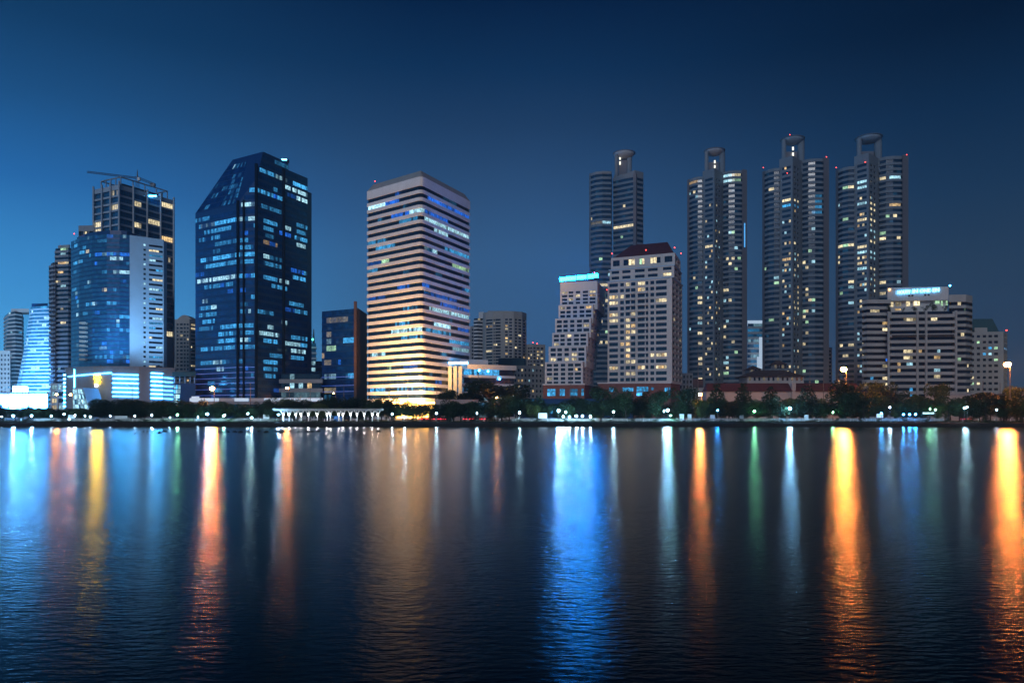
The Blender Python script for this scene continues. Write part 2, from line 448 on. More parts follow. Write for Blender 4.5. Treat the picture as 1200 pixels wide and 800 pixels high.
# ------------------------------------------------------------------ dark blue tower
def blue_tower():
    A, B, C, D, E = P(229, 415), P(278, 397), P(301, 395), P(331, 411), P(360.5, 431)
    s = Vector((E[0] - C[0], E[1] - C[1])) * .95
    A2 = (A[0] + s.x, A[1] + s.y)
    poly = [A, B, C, E, (A2[0] + 8, A2[1] + 2), (A2[0] - 3, A2[1] - 8)]
    ze, zr = 119.5, 149.
    d1 = Vector((A[0] - B[0], A[1] - B[1])).normalized()
    n1 = Vector((d1.y, -d1.x)); n1 = n1 if n1.y < 0 else -n1
    n2 = d1
    c1, c2 = n1.dot(Vector(B)), n2.dot(Vector(A))
    s1, s2 = 8.6 / (zr - ze), 21. / (zr - ze)
    T = Thing('office_tower', 'dark blue glass office tower with a sloped glazed crown and cyan lit floors', 'skyscraper', base(poly))
    # body
    dce = Vector((E[0] - C[0], E[1] - C[1])).normalized(); cm = dce.dot(Vector(C).lerp(Vector(E), .6))
    bm = bmesh.new(); mb = MB(); mb.prism(poly, GZ, zr - 4.2); me0 = mb.mesh('body_tmp', [M['navy']], T.loc)
    for lo_poly, za_, zb_ in ((clip(poly, dce, cm), zr - 4.19, zr),):
        def pk(z): return clip(clip(lo_poly, n1, c1 - s1 * (z - ze)), n2, c2 - s2 * (z - ze))
        lo, hi = pk(za_), pk(zb_)
        mb2 = MB()
        if len(lo) == len(hi):
            for i in range(len(lo)):
                j = (i + 1) % len(lo); mb2.face([lo[i] + (za_,), lo[j] + (za_,), hi[j] + (zb_,), hi[i] + (zb_,)])
            mb2.face([p + (zb_,) for p in hi])
        else: mb2.prism(hi, za_, zb_)
        T.part('crown_block', mb2, M['navy'])
    bm.from_mesh(me0); bmesh.ops.remove_doubles(bm, verts=bm.verts, dist=1e-3)
    for n, c, k in ((n1, c1, s1), (n2, c2, s2)):
        # n.p + k (z - ze) <= c
        no = Vector((n.x, n.y, k)).normalized(); co = Vector((n.x * c, n.y * c, ze)) - T.loc
        g = bm.verts[:] + bm.edges[:] + bm.faces[:]
        r = bmesh.ops.bisect_plane(bm, geom=g, plane_co=co, plane_no=no, clear_outer=True)
        bmesh.ops.edgeloop_fill(bm, edges=[e for e in r['geom_cut'] if isinstance(e, bmesh.types.BMEdge)])
    bmesh.ops.recalc_face_normals(bm, faces=bm.faces)
    me = bpy.data.meshes.new('wall'); bm.to_mesh(me); bm.free(); me.materials.append(M['navy'])
    o = bpy.data.objects.new('wall', me); COL.objects.link(o); o.parent = T.o
    # bands of panes, one part per floor
    nf = 36; z0 = GZ + 6; fh = (147.5 - z0) / nf
    X = {}
    def put(v, *ls):
        i = nf - 1 - int((PZ(v, 397) - z0) / fh); X.setdefault(i, []).extend(ls)
    c_ = CYAN
    for v, ls in [(203, [(2, .05, .36, c_, .9), (2, .68, 1, c_, 1.2)]), (209, [(2, .5, .65, COOL, .8), (2, .68, 1, COOL, 1.1)]),
                  (216, [(2, .3, .4, c_, .5), (2, .68, 1, COOL, 1.2)]), (223, [(1, .4, 1, c_, .9), (2, 0, .5, c_, .9)]),
                  (241, [(0, .05, 1, c_, .9), (1, .2, 1, COOL, .9), (2, .08, .45, c_, .35)]), (246, [(2, .75, 1, c_, .5)]),
                  (258, [(0, .1, 1, c_, 1.), (1, 0, 1, COOL, .9), (2, .1, .4, c_, .6), (2, .75, .95, c_, .6)]),
                  (267, [(0, .2, .75, c_, .7), (2, .1, .3, c_, .5), (2, .72, 1, c_, .8)]), (272, [(0, .4, .6, c_, .5), (2, .75, .95, COOL, .6)]),
                  (283, [(0, .6, 1, c_, .35), (1, .1, .5, c_, .7), (2, .12, .4, WARM, .25)]), (290, [(1, .2, .9, c_, .8)]),
                  (298, [(0, .15, 1, c_, 1.05), (1, 0, 1, c_, .9), (2, .1, .3, COOL, .8)]),
                  (307, [(0, .2, 1, c_, .7), (1, .1, .9, c_, .9), (2, .1, .45, c_, .6), (2, .7, 1, c_, .7)]),
                  (315, [(2, .7, .95, c_, 1.)]), (323, [(0, .05, 1, COOL, .95), (1, 0, 1, c_, .9), (2, .1, .4, c_, .6)]),
                  (335, [(0, .2, .9, c_, .55)]), (347, [(2, .6, .9, c_, .5)]), (355, [(0, .1, .4, c_, .5), (2, .68, 1, c_, .7)]),
                  (362, [(0, .2, .5, c_, .8), (1, .2, .6, c_, .6), (2, .6, 1, COOL, 1.2)]), (370, [(0, .1, .5, c_, .6), (1, .1, .4, c_, .5)]),
                  (379, [(0, .1, .45, c_, .35)]), (386, [(0, .6, 1, c_, .8), (1, 0, .8, c_, .7)]),
                  (394, [(0, .55, 1, c_, .9), (1, .1, .9, c_, .8), (2, .05, .42, COOL, .8), (2, .65, 1, c_, .7)]),
                  (402, [(0, .5, 1, c_, .9), (1, .2, .6, COOL, .9), (2, .1, .4, c_, .8), (2, .65, 1, c_, .8)]),
                  (410, [(0, .15, .95, c_, .7), (1, .1, 1, c_, .9), (2, .65, .95, COOL, .8)]), (418, [(2, .65, .9, c_, .7)]),
                  (427, [(0, .15, .8, c_, .55)]), (437, [(0, .5, .7, COOL, .6), (2, .1, .4, c_, .6)]), (443, [(2, .1, .35, c_, .7)])]:
        put(v, *ls)
    lit = glowing(runs(11, nf, (0, 1, 2), .62, (CYAN, CYAN, COOL, BLUE), (.08, .34), (.15, .85), X, .18), None)
    for i in range(nf):
        za, zb = z0 + i * fh + fh * .38, z0 + (i + 1) * fh - .12
        pl = poly
        if zb > zr - 4.4: pl = clip(pl, dce, cm)
        if zb > ze:
            pl = clip(clip(pl, n1, c1 - s1 * (zb - ze)), n2, c2 - s2 * (zb - ze))
        mb = MB(); k = len(poly)
        for e in range(3):
            a0, b0 = Vector(poly[e]), Vector(poly[e + 1]); dr = (b0 - a0).normalized(); nn = Vector((dr.y, -dr.x)); L_ = (b0 - a0).length
            # part of this edge that survives the crown cut
            on = [Vector(p) for p in pl if abs((Vector(p) - a0).dot(nn)) < .02 and -.1 <= (Vector(p) - a0).dot(dr) <= L_ + .1]
            if len(on) < 2: continue
            t = sorted((q - a0).dot(dr) for q in on); ta, tb = t[0] + .2, t[-1] - .2
            m = max(1, int((tb - ta) / 1.5))
            for j in range(m):
                u0, u1 = ta + (tb - ta) * j / m, ta + (tb - ta) * (j + 1) / m - .12
                p, q = a0 + dr * u0 + nn * .06, a0 + dr * u1 + nn * .06
                mb.face([(p.x, p.y, za), (q.x, q.y, za), (q.x, q.y, zb), (p.x, p.y, zb)], 0, lit(nf - 1 - i, e, (u0 + u1) / 2 / L_, p))
        if mb.f: T.part('window_band', mb, M['glass_blue'])
    # glazed slope: rows of panes
    Rr = random.Random(3); nrow = 8
    for r in range(nrow):
        mb = MB(); za, zb = ze + 1 + (zr - ze - 4) * r / nrow, ze + 1 + (zr - ze - 4) * (r + .82) / nrow
        off = Vector((n1.x, n1.y, s1)).normalized() * .08
        def pt(t, z):   # t runs along the face from the left cut to B
            cc = c1 - s1 * (z - ze)
            l0 = n2.dot(Vector(A)) - s2 * (z - ze) - .6; l1 = n2.dot(Vector(B)) + .8
            l = l0 + (l1 - l0) * t
            v = n1 * cc + n2 * l
            return (v.x + off.x, v.y + off.y, z + off.z)
        m = 18
        for j in range(m):
            g = None
            if Rr.random() < (.5 if r < 5 else .2) * (.4 + j / m): g = sc3(CYAN, Rr.uniform(.06, .34))
            if Rr.random() < .03: g = sc3(COOL, .7)
            mb.face([pt(j / m, za), pt((j + .85) / m, za), pt((j + .85) / m, zb), pt(j / m, zb)], 0, g)
        T.part('skylight_row', mb, M['glass_blue'])
    # vertical pilasters at the corner and in the right face
    for (u, w) in ((279, 1.2), (286, 1.0), (300.5, 1.3)):
        a, b = (Vector(B), Vector(C)); t = max(0, min(1, (u - 278) / 23)); q = a.lerp(b, t)
        zt = ze + 2 if u < 290 else zr - 8
        mb = MB(); mb.box((q.x, q.y - .3, (GZ + zt) / 2), (w, 1.2, zt - GZ - .2)); T.part('pilaster', mb, M['ink'])
    q = Vector(C).lerp(Vector(E), .5)
    mb = MB(); mb.box((q.x, q.y - .1, (GZ + zr - 5) / 2), (1.8, 1.6, zr - GZ - 5.2)); T.part('pilaster', mb, M['ink'])
    # lower shoulder on the right and rooftop lamp
    q = Vector(E); dl = Vector((A[0] - B[0], A[1] - B[1])).normalized(); a_, b_ = q - dce * 2, q + dce * 3.2; off_ = Vector((0, .6))
    mb = MB(); mb.prism([tuple(p + off_) for p in (a_, b_, b_ + dl * 9, a_ + dl * 9)], GZ, 137); T.part('shoulder', mb, M['navy'])
    q = Vector(C).lerp(Vector(E), .5); mb = MB(); mb.box((q.x, q.y + 3, zr + .9), (4, 3, 1.8)); rp = T.part('roof_plant', mb, M['dark'])
    mb = MB(); mb.box((q.x, q.y + 1.3, zr + 1), (3, .3, .7)); T.part('lamp', mb, M['strip'], rp)
    # blue LED lines near the foot
    for v in (431, 437, 443, 449, 456, 463):
        mb = MB(); z = PZ(v, 400)
        a, b = Vector(A), Vector(B); nn = n1 * .25
        for p, q in ((a, b), (b, Vector(C))):
            p, q = p + nn, q + nn
            mb.face([(p.x, p.y, z), (q.x, q.y, z), (q.x, q.y, z + .28), (p.x, p.y, z + .28)])
        T.part('light_line', mb, M['led_blue'])
blue_tower()

# ------------------------------------------------------------------ striped tower
def striped():
    zt = PZ(197, 372)
    L_, N_, R_ = top_corners(zt, ((430, 216), (494, 197), (551, 228)))
    sq = para(L_, N_, R_)
    poly = rounded(sq, 3.4, 3, which={1})            # left, 4 points at the near corner, right, back
    T = Thing('office_tower', 'pale office tower with horizontal stripes, floodlit amber at its foot', 'skyscraper', base(sq))
    nf = 29; ztop = PZ(216.5, 372); z0 = PZ(470, 372); 
    # edges: 0 = left face, 1-3 corner, 4 = right face
    c, w, b, y = CYAN, COOL, BLUE, GREENY
    X = {0: [(4, .4, .7, c, .08)], 1: [(0, 0, .35, w, 1.3), (0, .35, .62, b, .9), (4, .08, 1, b, .95)],
         3: [(0, .5, .85, b, .7), (0, .85, 1, w, 1.1), (1, 0, 1, w, 1), (2, 0, 1, w, 1), (3, 0, 1, w, .9), (4, 0, .5, b, .7)],
         4: [(0, .63, 1, c, .6), (4, 0, 1, w, .75)], 5: [(4, .2, .5, w, .8)], 6: [(0, 0, .42, c, .5)], 7: [(0, .17, .55, c, .7), (4, .43, 1, c, .75)],
         8: [(4, 0, .25, w, .9)], 9: [(0, 0, .27, b, .25), (0, .27, .43, y, .8), (4, .6, 1, y, .5)], 10: [(0, 0, .18, c, .5)], 11: [(4, .22, .36, c, .15)],
         12: [(4, .86, 1, c, .7)], 13: [(0, .6, .85, b, .6), (3, 0, 1, b, .8), (4, 0, .1, b, .6)], 14: [(0, 0, .35, b, .4), (4, .15, .7, b, .45)],
         15: [(4, .35, 1, b, .6)], 16: [(0, .72, .88, c, .6), (4, .1, 1, w, .7)], 18: [(0, .55, .85, c, .8), (4, .2, .55, w, 1.1), (4, .75, 1, b, .5)],
         19: [(0, .5, 1, w, .9), (1, 0, 1, w, .9), (2, 0, 1, w, .9), (4, 0, .55, c, .7)], 20: [(0, .7, 1, c, .6), (2, 0, 1, c, .6), (3, 0, 1, c, .7), (4, .52, 1, c, .7)],
         21: [(4, .6, 1, w, .4)], 22: [(0, .03, .37, w, 1.), (4, .35, .5, c, .5)], 24: [(0, .42, .48, y, .6), (0, .72, 1, b, .4)], 26: [(4, .35, .6, b, .5)],
         27: [(0, .05, .35, c, .8), (0, .6, 1, c, .5), (1, 0, 1, c, .7), (2, 0, 1, c, .7), (3, 0, 1, c, .7), (4, 0, .3, c, .6)]}
    lit = runs(21, nf, (0, 4), .25, (c, b), (.04, .12), (.1, .4), X, .14)
    def pf(z, i):
        if z < PZ(428, 380):                          # the right wing is cut away over the entrance court
            n = Vector((R_[0] - N_[0], R_[1] - N_[1])).normalized()
            return clip(poly, n, n.dot(Vector(N_)) + (Vector(R_) - Vector(N_)).length * .66)
        return poly
    wmb = MB()
    ribbon(T, pf, z0, ztop, nf, .45, 'stripe', lit, 'glass', .55, 1.5, wmb=wmb)
    wmb.prism(poly, ztop, PZ(206, 372))
    wmb.prism(pf(0, 0), GZ, z0 - .002)
    T.part('wall', wmb, M['stripe'])
    mb = MB(); cp = inset(poly, 2.6); za, zb = PZ(206, 372) + .003, zt; k = len(poly)
    for i in range(k):
        j = (i + 1) % k
        mb.face([poly[i] + (za,), poly[j] + (za,), cp[j] + (zb,), cp[i] + (zb,)])
    mb.face([p + (zb,) for p in cp]); T.part('coping', mb, M['cap'])
    ci = [Vector(p) for p in poly[0:1] + poly[1:5] + poly[5:6]]
    a0, a1 = ci[1].lerp(ci[0], .45), ci[4].lerp(ci[5], .35); path_ = [a0] + ci[1:5] + [a1]; mb = MB()
    for p, q in zip(path_, path_[1:]):
        nn = Vector(((q - p).y, -(q - p).x)).normalized() * .2; m = max(1, int((q - p).length / 2.2))
        for j in range(m):
            x, y = p.lerp(q, j / m) + nn, p.lerp(q, (j + .88) / m) + nn
            mb.face([(x.x, x.y, GZ + 1), (y.x, y.y, GZ + 1), (y.x, y.y, PZ(470.5, 372)), (x.x, x.y, PZ(470.5, 372))])
    T.part('lobby_glazing', mb, M['lobby'])
    # entrance court columns
    for u in (527.5, 533.5, 539.5):
        d = 396 + (u - 527) * .1; mb = MB(); x = PX(u, d); z1 = PZ(429, d)
        mb.box((x, d, (GZ + z1) / 2), (2.0, 2.2, z1 - GZ)); T.part('column', mb, M['grey'])
    mb = MB(); d = 397; mb.box((PX(537, d), d, PZ(427, d) + .8), (11, 3, 1.4)); T.part('canopy', mb, M['canopy_cyan'])  # whole canopy box is emissive cyan
    return sq
SQ = striped()
beacon(439.5, 212.5, 395, 'red beacon on the west roof corner of the striped tower', .35)

# floodlights at the foot of the striped tower
def floodlight(x, y, tx, ty, tz, power, ang, label, col=(1., .50, .14), z=GZ, r=.4):
    T = Thing('floodlight', label, 'floodlight', (x, y, z), 'amber floodlights at the striped tower' if col[2] < .5 else 'blue-white roof floodlights')
    mb = MB(); mb.box((x, y, z + .35), (.9, .5, .5)); T.part('housing', mb, M['dark'])
    mb = MB(); mb.box((x, y, z + .05), (.5, .5, .1)); T.part('foot', mb, M['dark'])
    l = bpy.data.lights.new('flood_lamp', 'SPOT'); l.energy = power; l.color = col; l.spot_size = ang; l.spot_blend = .8; l.shadow_soft_size = r
    o = bpy.data.objects.new('flood_lamp', l); COL.objects.link(o); o.parent = T.o
    o.location = Vector((0, 0, .8))
    d = Vector((tx - x, ty - y, tz - z)); o.rotation_euler = d.to_track_quat('-Z', 'Y').to_euler()
nx_, ny_ = SQ[1]
floodlight(nx_ - 3, ny_ - 13, nx_, ny_ + 3, 26, 620000, RR(90), 'amber floodlight at the near corner of the striped tower')
floodlight(nx_ - 22, ny_ - 2, nx_ - 16, ny_ + 17, 24, 210000, RR(100), 'amber floodlight under the west face of the striped tower')
floodlight(nx_ + 9, ny_ - 6, nx_ + 6, ny_ + 14, 30, 7000, RR(70), 'amber floodlight under the east face of the striped tower')

for k, (u, d_, z_, tu, td, tz, en, lb) in enumerate(((6, 508, 22, 12, 615, 62, 650000, 'blue-white floodlight on the lit hall roof, aimed at the stepped white apartments'), (36, 508, 22, 42, 560, 70, 26000, 'blue-white floodlight on the lit hall roof, aimed at the blue glass office block'),
        (186, 398, 31, 176, 428, 78, 70000, 'blue-white floodlight on the podium roof, aimed at the pale slab of the teal tower'), (118, 399, 31, 118, 420, 66, 60000, 'blue-white floodlight on the podium roof below the curved teal glass'))):
    floodlight(PX(u, d_), d_, PX(tu, td), td, tz, en, RR(110), lb, (.28, .62, 1.), z_)  # these blue-white spots are added, unseen fill for the left facades
# ------------------------------------------------------------------ curved glass tower with white slab (left)
def curved_tower():
    zt = PZ(275.5, 420)
    a = [P(83, 436), P(93, 427), P(108, 420.5), P(125, 418), P(140, 418.5), P(152, 420)]
    W = [P(152, 420), P(176, 427), P(192, 431)]
    poly = a + [P(176, 440), P(150, 452), P(95, 455)]
    T = Thing('office_tower', 'teal glass tower with a curved front and a pale slatted side slab', 'skyscraper', base(poly))
    nf = 31; z0 = PZ(437, 420)
    X = {1: [(2, .3, .8, CYAN, .2)], 3: [(1, .3, .8, CREAMY, .6)], 4: [(2, .1, 1, BLUE, .9), (3, 0, .3, BLUE, .9), (4, 0, 1, BLUE, .8), (3, .3, 1, BLUE, .7)],
         5: [(0, .2, .7, CYAN, .7), (1, 0, .3, CYAN, .6), (3, .2, 1, w_ := COOL, .8), (4, 0, .3, COOL, .7)], 8: [(2, .6, 1, CYAN, .3), (3, .4, 1, COOL, .6), (4, 0, 1, COOL, .7)],
         12: [(2, .7, 1, CREAMY, .6), (3, .6, .8, CYAN, .4)], 15: [(1, .8, 1, CYAN, .6), (2, 0, .3, COOL, .7), (3, 0, .4, CYAN, .7)],
         18: [(4, .1, 1, CYAN, .8)], 19: [(3, .8, 1, COOL, .7)], 21: [(2, .8, 1, CYAN, .6), (3, 0, .3, CYAN, .7), (4, 0, 1, CYAN, .7)],
         27: [(2, .2, 1, CYAN, .5), (3, 0, 1, CYAN, .5), (4, 0, 1, CYAN, .5)], 28: [(3, .1, .6, BLUE, .8), (4, .2, .9, BLUE, .9)]}
    lit = runs(31, nf, (0, 1, 2, 3, 4), .26, (CYAN, COOL, CYAN, BLUE), (.1, .5), (.15, .8), X, .2)
    def pf(z, i): return poly
    ribbon(T, pf, z0, zt, nf, .22, 'bluepanel', lit, 'glass_teal', .12, 1.6, wmb=(wm := MB()))
    wm.prism(poly, GZ, z0 - .002); wm.prism(inset(poly, 3), zt, zt + 3); T.part('wall', wm, M['navy'])
    # white slab: solid wall, a column of small square windows, then slats
    sl = [W[0], W[1], W[2], (W[2][0] - 3, W[2][1] + 10), (W[0][0] - 1, W[0][1] + 18)]
    g = Grid(T, 'bluepanel', 'glass'); Rr = random.Random(8)
    pal = [COOL, CYAN, CREAMY]
    A, B = Vector(sl[0]) + Vector((.05, -.15)), Vector(sl[2]) + Vector((0, -.15))
    def lt(fi, ri, ci, t):
        k = (ri * 7 + ci * 3) % 5
        if ci == 0: return sc3(COOL, .9) if (ri * 7) % 4 == 0 else None
        return sc3(pal[(ri * 5) % 3], .95) if (ri % 4 in (1, 3) and abs(t - ((ri * .37) % 1)) < .33) else (sc3(CYAN, .5) if ri % 7 == 2 else None)
    g.face(A, B, z0 - 2, zt, lvl(z0, zt - 3, 27, .25, .68), [(.40, .47), (.56, .97)], lt)
    g.plain(B, sl[3], z0 - 2, zt); g.plain(sl[3], sl[4], z0 - 2, zt); g.cap([A, B, sl[3], sl[4]], zt)
    g.done(60)
    # brown stack of bays set in the glass
    for i in range(9):
        z = PZ(421 - i * 5.3, 421); mb = MB(); mb.box((PX(98, 421.5), 422, z), (3.6, 4, 1.2)); T.part('spandrel_panel', mb, M['cream'])
curved_tower()
beacon(87, 274, 437, 'red beacon above the stepped west edge of the teal glass tower', .4)

# tower under construction behind it, with its crane
def construction():
    zt = PZ(216, 470)
    L_, N_, R_ = top_corners(zt, ((110, 222.5), (140, 216), (204, 235)))
    sq = para(L_, N_, R_)
    T = Thing('unfinished_tower', 'unfinished concrete frame tower under a rooftop crane, few warm lit rooms', 'skyscraper', base(sq))
    g = Grid(T, 'frame', 'glass_teal')
    lit = rnd_lit(77, .24, [WARM, CREAMY, CREAMY], .8)
    def bays(n, w=.86): return [((i + (1 - w) / 2) / n, (i + (1 + w) / 2) / n) for i in range(n)]
    rows = lvl(58, zt - 2.5, 20, .14, .88)
    g.face(sq[0], sq[1], GZ, zt, rows, bays(3, .88), lit, .8, 0); g.face(sq[1], sq[2], GZ, zt, rows, bays(4, .9), lit, .8, 1)
    g.plain(sq[2], sq[3], GZ, zt); g.plain(sq[3], sq[0], GZ, zt); g.cap(sq, zt); g.done(100)
    # projecting columns and the open frame on the roof
    for k, (a, b, n) in enumerate(((sq[0], sq[1], 3), (sq[1], sq[2], 4))):
        a, b = Vector(a), Vector(b)
        for i in range(n + 1):
            if k == 1 and i == 0: continue
            q = a.lerp(b, i / n); mb = MB(); mb.box((q.x, q.y - .5, (40 + zt + 2) / 2), (.9, .9, zt + 2 - 40)); T.part('column', mb, M['frame'])
    ins = inset(sq, 3); mb = MB()
    for i in range(4):
        a, b = Vector(ins[i]), Vector(ins[(i + 1) % 4])
        for j in range(4):
            q = a.lerp(b, j / 4); mb.tube((q.x, q.y, zt), (q.x, q.y, zt + 6), .35, n=5)
        mb.tube((a.x, a.y, zt + 6), (b.x, b.y, zt + 6), .45, n=5)
    T.part('roof_frame', mb, M['grey'])
    mb = MB(); mb.prism(inset(sq, 7), zt, zt + 3.5); T.part('roof_plant', mb, M['dark'])
    q = Vector(sq[1]).lerp(Vector(sq[2]), .55); mb = MB(); mb.box((q.x, q.y - 1, zt - 2), (9, .3, .8)); T.part('work_light', mb, M['strip'])
    # lower step on the left
    T2 = Thing('apartment_tower', 'lower concrete annex stepping down beside the unfinished tower', 'tower', (*P(102, 470), GZ))
    z2 = PZ(264, 465); pl = [P(92, 466), P(110, 465), P(112, 486), P(94, 488)]
    g = Grid(T2, 'grey'); g.face(pl[0], pl[1], GZ, z2, lvl(70, z2 - 3, 12, .2, .85), bays(3), rnd_lit(5, .25, [WARM, CREAMY]), .8)
    for i in (1, 2, 3): g.plain(pl[i], pl[(i + 1) % 4], GZ, z2)
    g.cap(pl, z2); g.done(40)
    # tower crane
    d = 490; x = PX(161, d); z = zt; zj = PZ(208.5, d)
    T = Thing('tower_crane', 'tower crane with a long thin jib on the unfinished tower roof', 'crane', (x, d, z))
    def lattice(a, b, w, n):
        mb = MB(); a, b = Vector(a), Vector(b); dr = (b - a).normalized(); up = Vector((0, 0, 1)) if abs(dr.z) < .5 else Vector((0, 1, 0))
        sd = dr.cross(up).normalized(); up = sd.cross(dr)
        cs = [(sd * sx + up * sy) * w / 2 for sx, sy in ((-1, -1), (1, -1), (1, 1), (-1, 1))]
        for c in cs: mb.tube(a + c, b + c, .10, n=4)
        for i in range(n):
            p, q = a.lerp(b, i / n), a.lerp(b, (i + 1) / n)
            for k in range(4): mb.tube(p + cs[k], q + cs[(k + 1) % 4], .055, n=4)
        return mb
    T.part('mast', lattice((x, d, z), (x, d, zj + 1), 1.6, 5), M['crane'])
    T.part('jib', lattice((x - .8, d, zj), (PX(102, d - 20), d - 20, PZ(201.5, d - 20)), .9, 18), M['crane'])
    T.part('counter_jib', lattice((x + .8, d, zj), (PX(180, d + 8), d + 8, zj - 1.6), 1.1, 5), M['crane'])
    mb = MB(); mb.box((PX(179, d + 8), d + 8, zj - 2.2), (3.2, 2, 2)); T.part('counterweight', mb, M['grey'])
    mb = MB(); mb.tube((x, d, zj), (x, d, zj + 5.5), .5, .15, 5); T.part('apex', mb, M['crane'])
    mb = MB(); mb.box((x + 1.6, d - 1, zj - 1.2), (1.6, 1.6, 2)); T.part('cab', mb, M['paint'])
construction()

# slim balcony condominium
def slim():
    zt = PZ(290, 500); pl = [P(64, 503), P(80, 500), P(86, 503), P(86, 522), P(66, 524)]
    T = Thing('apartment_tower', 'slim grey apartment tower with stacked corner balconies beside the teal glass tower', 'tower', base(pl))
    nf = 34
    ribbon(T, lambda z, i: pl, GZ + 10, zt, nf, .5, 'grey', runs(41, nf, (0, 1), .18, (CREAMY, WARM, COOL), (.2, .5), (.3, .9), {0: [(0, .4, 1, GREENY, .8)], 3: [(0, .3, .7, WARM, .8)]}), pane=2.2)
    z2 = PZ(307, 500); pb = rounded([P(57, 504), P(65, 500.5), P(65.5, 512), P(57.5, 514)], 1.6, 3, {0, 1})
    w = MB(); fh = (z2 - 10) / 33
    for i in range(33):
        mb = MB(); mb.prism(pb, 10 + i * fh, 10 + i * fh + fh * .42); T.part('balcony', mb, M['grey'])
    w.prism(inset(pb, 1.3), GZ, z2); T.part('balcony_core', w, M['tower_dark'])
    w = MB(); w.prism(inset(pl, 2), zt, zt + 2.5); T.part('roof_plant', w, M['grey'])
slim()
beacon(71, 288, 505, 'red beacon on the slim grey apartment tower roof', .45)

# ------------------------------------------------------------------ far left group
def far_left():
    d = 640
    T = Thing('apartment_tower', 'white stepped apartment block with curved balconies at the far west end', 'tower', (*P(16, d), GZ))
    nf = 22; z0, z1 = 20, PZ(366, d)
    def pf(z, i):
        k = max(0, min(1, (z - z0) / (z1 - z0))); l = 2 + 8 * k
        return [P(l, d), P(18, d - 6), P(27 - 1 * k, d), P(28, d + 25), P(4, d + 25)]
    ribbon(T, pf, z0, z1, nf, .5, 'white', runs(51, nf, (0, 1), .3, (COOL, CREAMY, CYAN), (.1, .4), (.4, .9)), pane=2.4)
    mb = MB(); mb.prism([P(13, d - 2), P(34, d - 2), P(34, d + 14), P(14, d + 16)], z1, z1 + 3); T.part('roof_plant', mb, M['white'])
    d = 600; T = Thing('apartment_block', 'low white block at the edge of the photo, west of the stepped apartments', 'building', (*P(4, d), GZ))
    g = Grid(T, 'white'); z1 = PZ(411, d); A, B = P(-16, d), P(12, d - 2)
    g.face(A, B, GZ, z1, lvl(14, z1 - 2, 11, .3, .75), [(i / 7 + .03, i / 7 + .1) for i in range(7)], rnd_lit(6, .12, [CYAN, COOL]))
    pl = [A, B, P(12.5, d + 24), P(-16, d + 24)]
    for i in (1, 2, 3): g.plain(pl[i], pl[(i + 1) % 4], GZ, z1)
    g.cap(pl, z1); g.done(77)
    d = 560; z0, z1 = 22, PZ(359, d); nf = 24
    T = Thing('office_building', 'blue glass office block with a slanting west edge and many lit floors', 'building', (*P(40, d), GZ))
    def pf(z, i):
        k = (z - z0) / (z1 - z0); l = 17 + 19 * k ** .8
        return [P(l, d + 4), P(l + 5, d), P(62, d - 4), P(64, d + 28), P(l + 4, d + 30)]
    ribbon(T, pf, z0, z1, nf, .38, 'bluepanel', glowing(runs(52, nf, (0, 1, 2), .7, (COOL, CYAN, COOL), (.1, .45), (.5, 1.4), gaps=.3), (.015, .10, .24)), 'glass_teal', .3, 1.8)  # faint blue on every pane paints the glow of the haze
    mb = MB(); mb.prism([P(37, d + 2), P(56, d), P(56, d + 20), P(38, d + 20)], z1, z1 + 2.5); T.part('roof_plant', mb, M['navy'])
    # brilliantly lit halls
    T = Thing('exhibition_hall', 'blazing white lit hall at the foot of the blue glass office block', 'hall', (*P(26, 485), GZ))
    d = 485; z1 = PZ(461, d)
    mb = MB(); mb.prism([P(-30, d + 1), P(55.5, d + 1), P(55.5, d + 26), P(-30, d + 26)], GZ, z1); T.part('wall', mb, M['white'])
    for (ua, ub, va, vb) in ((-28, 9, 462.5, 479), (10.5, 32, 461.5, 479), (34, 54.5, 461.5, 470), (34, 54.5, 471, 479)):
        mb = MB(); x0, x1 = PX(ua, d), PX(ub, d); zb, za = PZ(va, d), PZ(vb, d)
        n = 5
        for i in range(n):
            mb.box(((x0 + (x1 - x0) * (i + .5) / n), d + .7, (za + zb) / 2), ((x1 - x0) / n - .25, .4, zb - za))
        T.part('lit_glazing', mb, M['blaze'])
    T.part('roof_slab', (lambda m: (m.prism([P(-31, d - 1), P(56, d - 1), P(56, d + 27), P(-31, d + 27)], z1 + .002, z1 + 1), m)[1])(MB()), M['white'])
    mb = MB(); mb.box((PX(18, d), d + 5, z1 + 3), (7, 5, 4)); T.part('roof_lantern', mb, M['blaze'])
    # small white house with lit windows
    d = 440; T = Thing('office_building', 'small white lit block between the blazing hall and the glass pavilion', 'building', (*P(67, d), GZ))
    g = Grid(T, 'white'); z1 = PZ(449, d); pl = [P(59, d), P(76, d - 2), P(77, d + 12), P(60, d + 12)]
    g.face(pl[0], pl[1], GZ, z1, lvl(GZ + 1, z1 - .5, 5, .2, .85), [(.08, .45), (.55, .92)], rnd_lit(3, .85, [COOL, COOL, CREAMY]))
    for i in (1, 2, 3): g.plain(pl[i], pl[(i + 1) % 4], GZ, z1)
    g.cap(pl, z1); g.done(20)
    # light ladder
    mb = MB(); T.part('light_pylon', mb, M['white']) if False else None
    for i in range(9):
        mb = MB(); d2 = 436; mb.box((PX(76, d2), d2, PZ(476 - i * 4.6, d2)), (1.6, .4, 1.1)); T.part('light_panel', mb, M['strip'])
far_left()

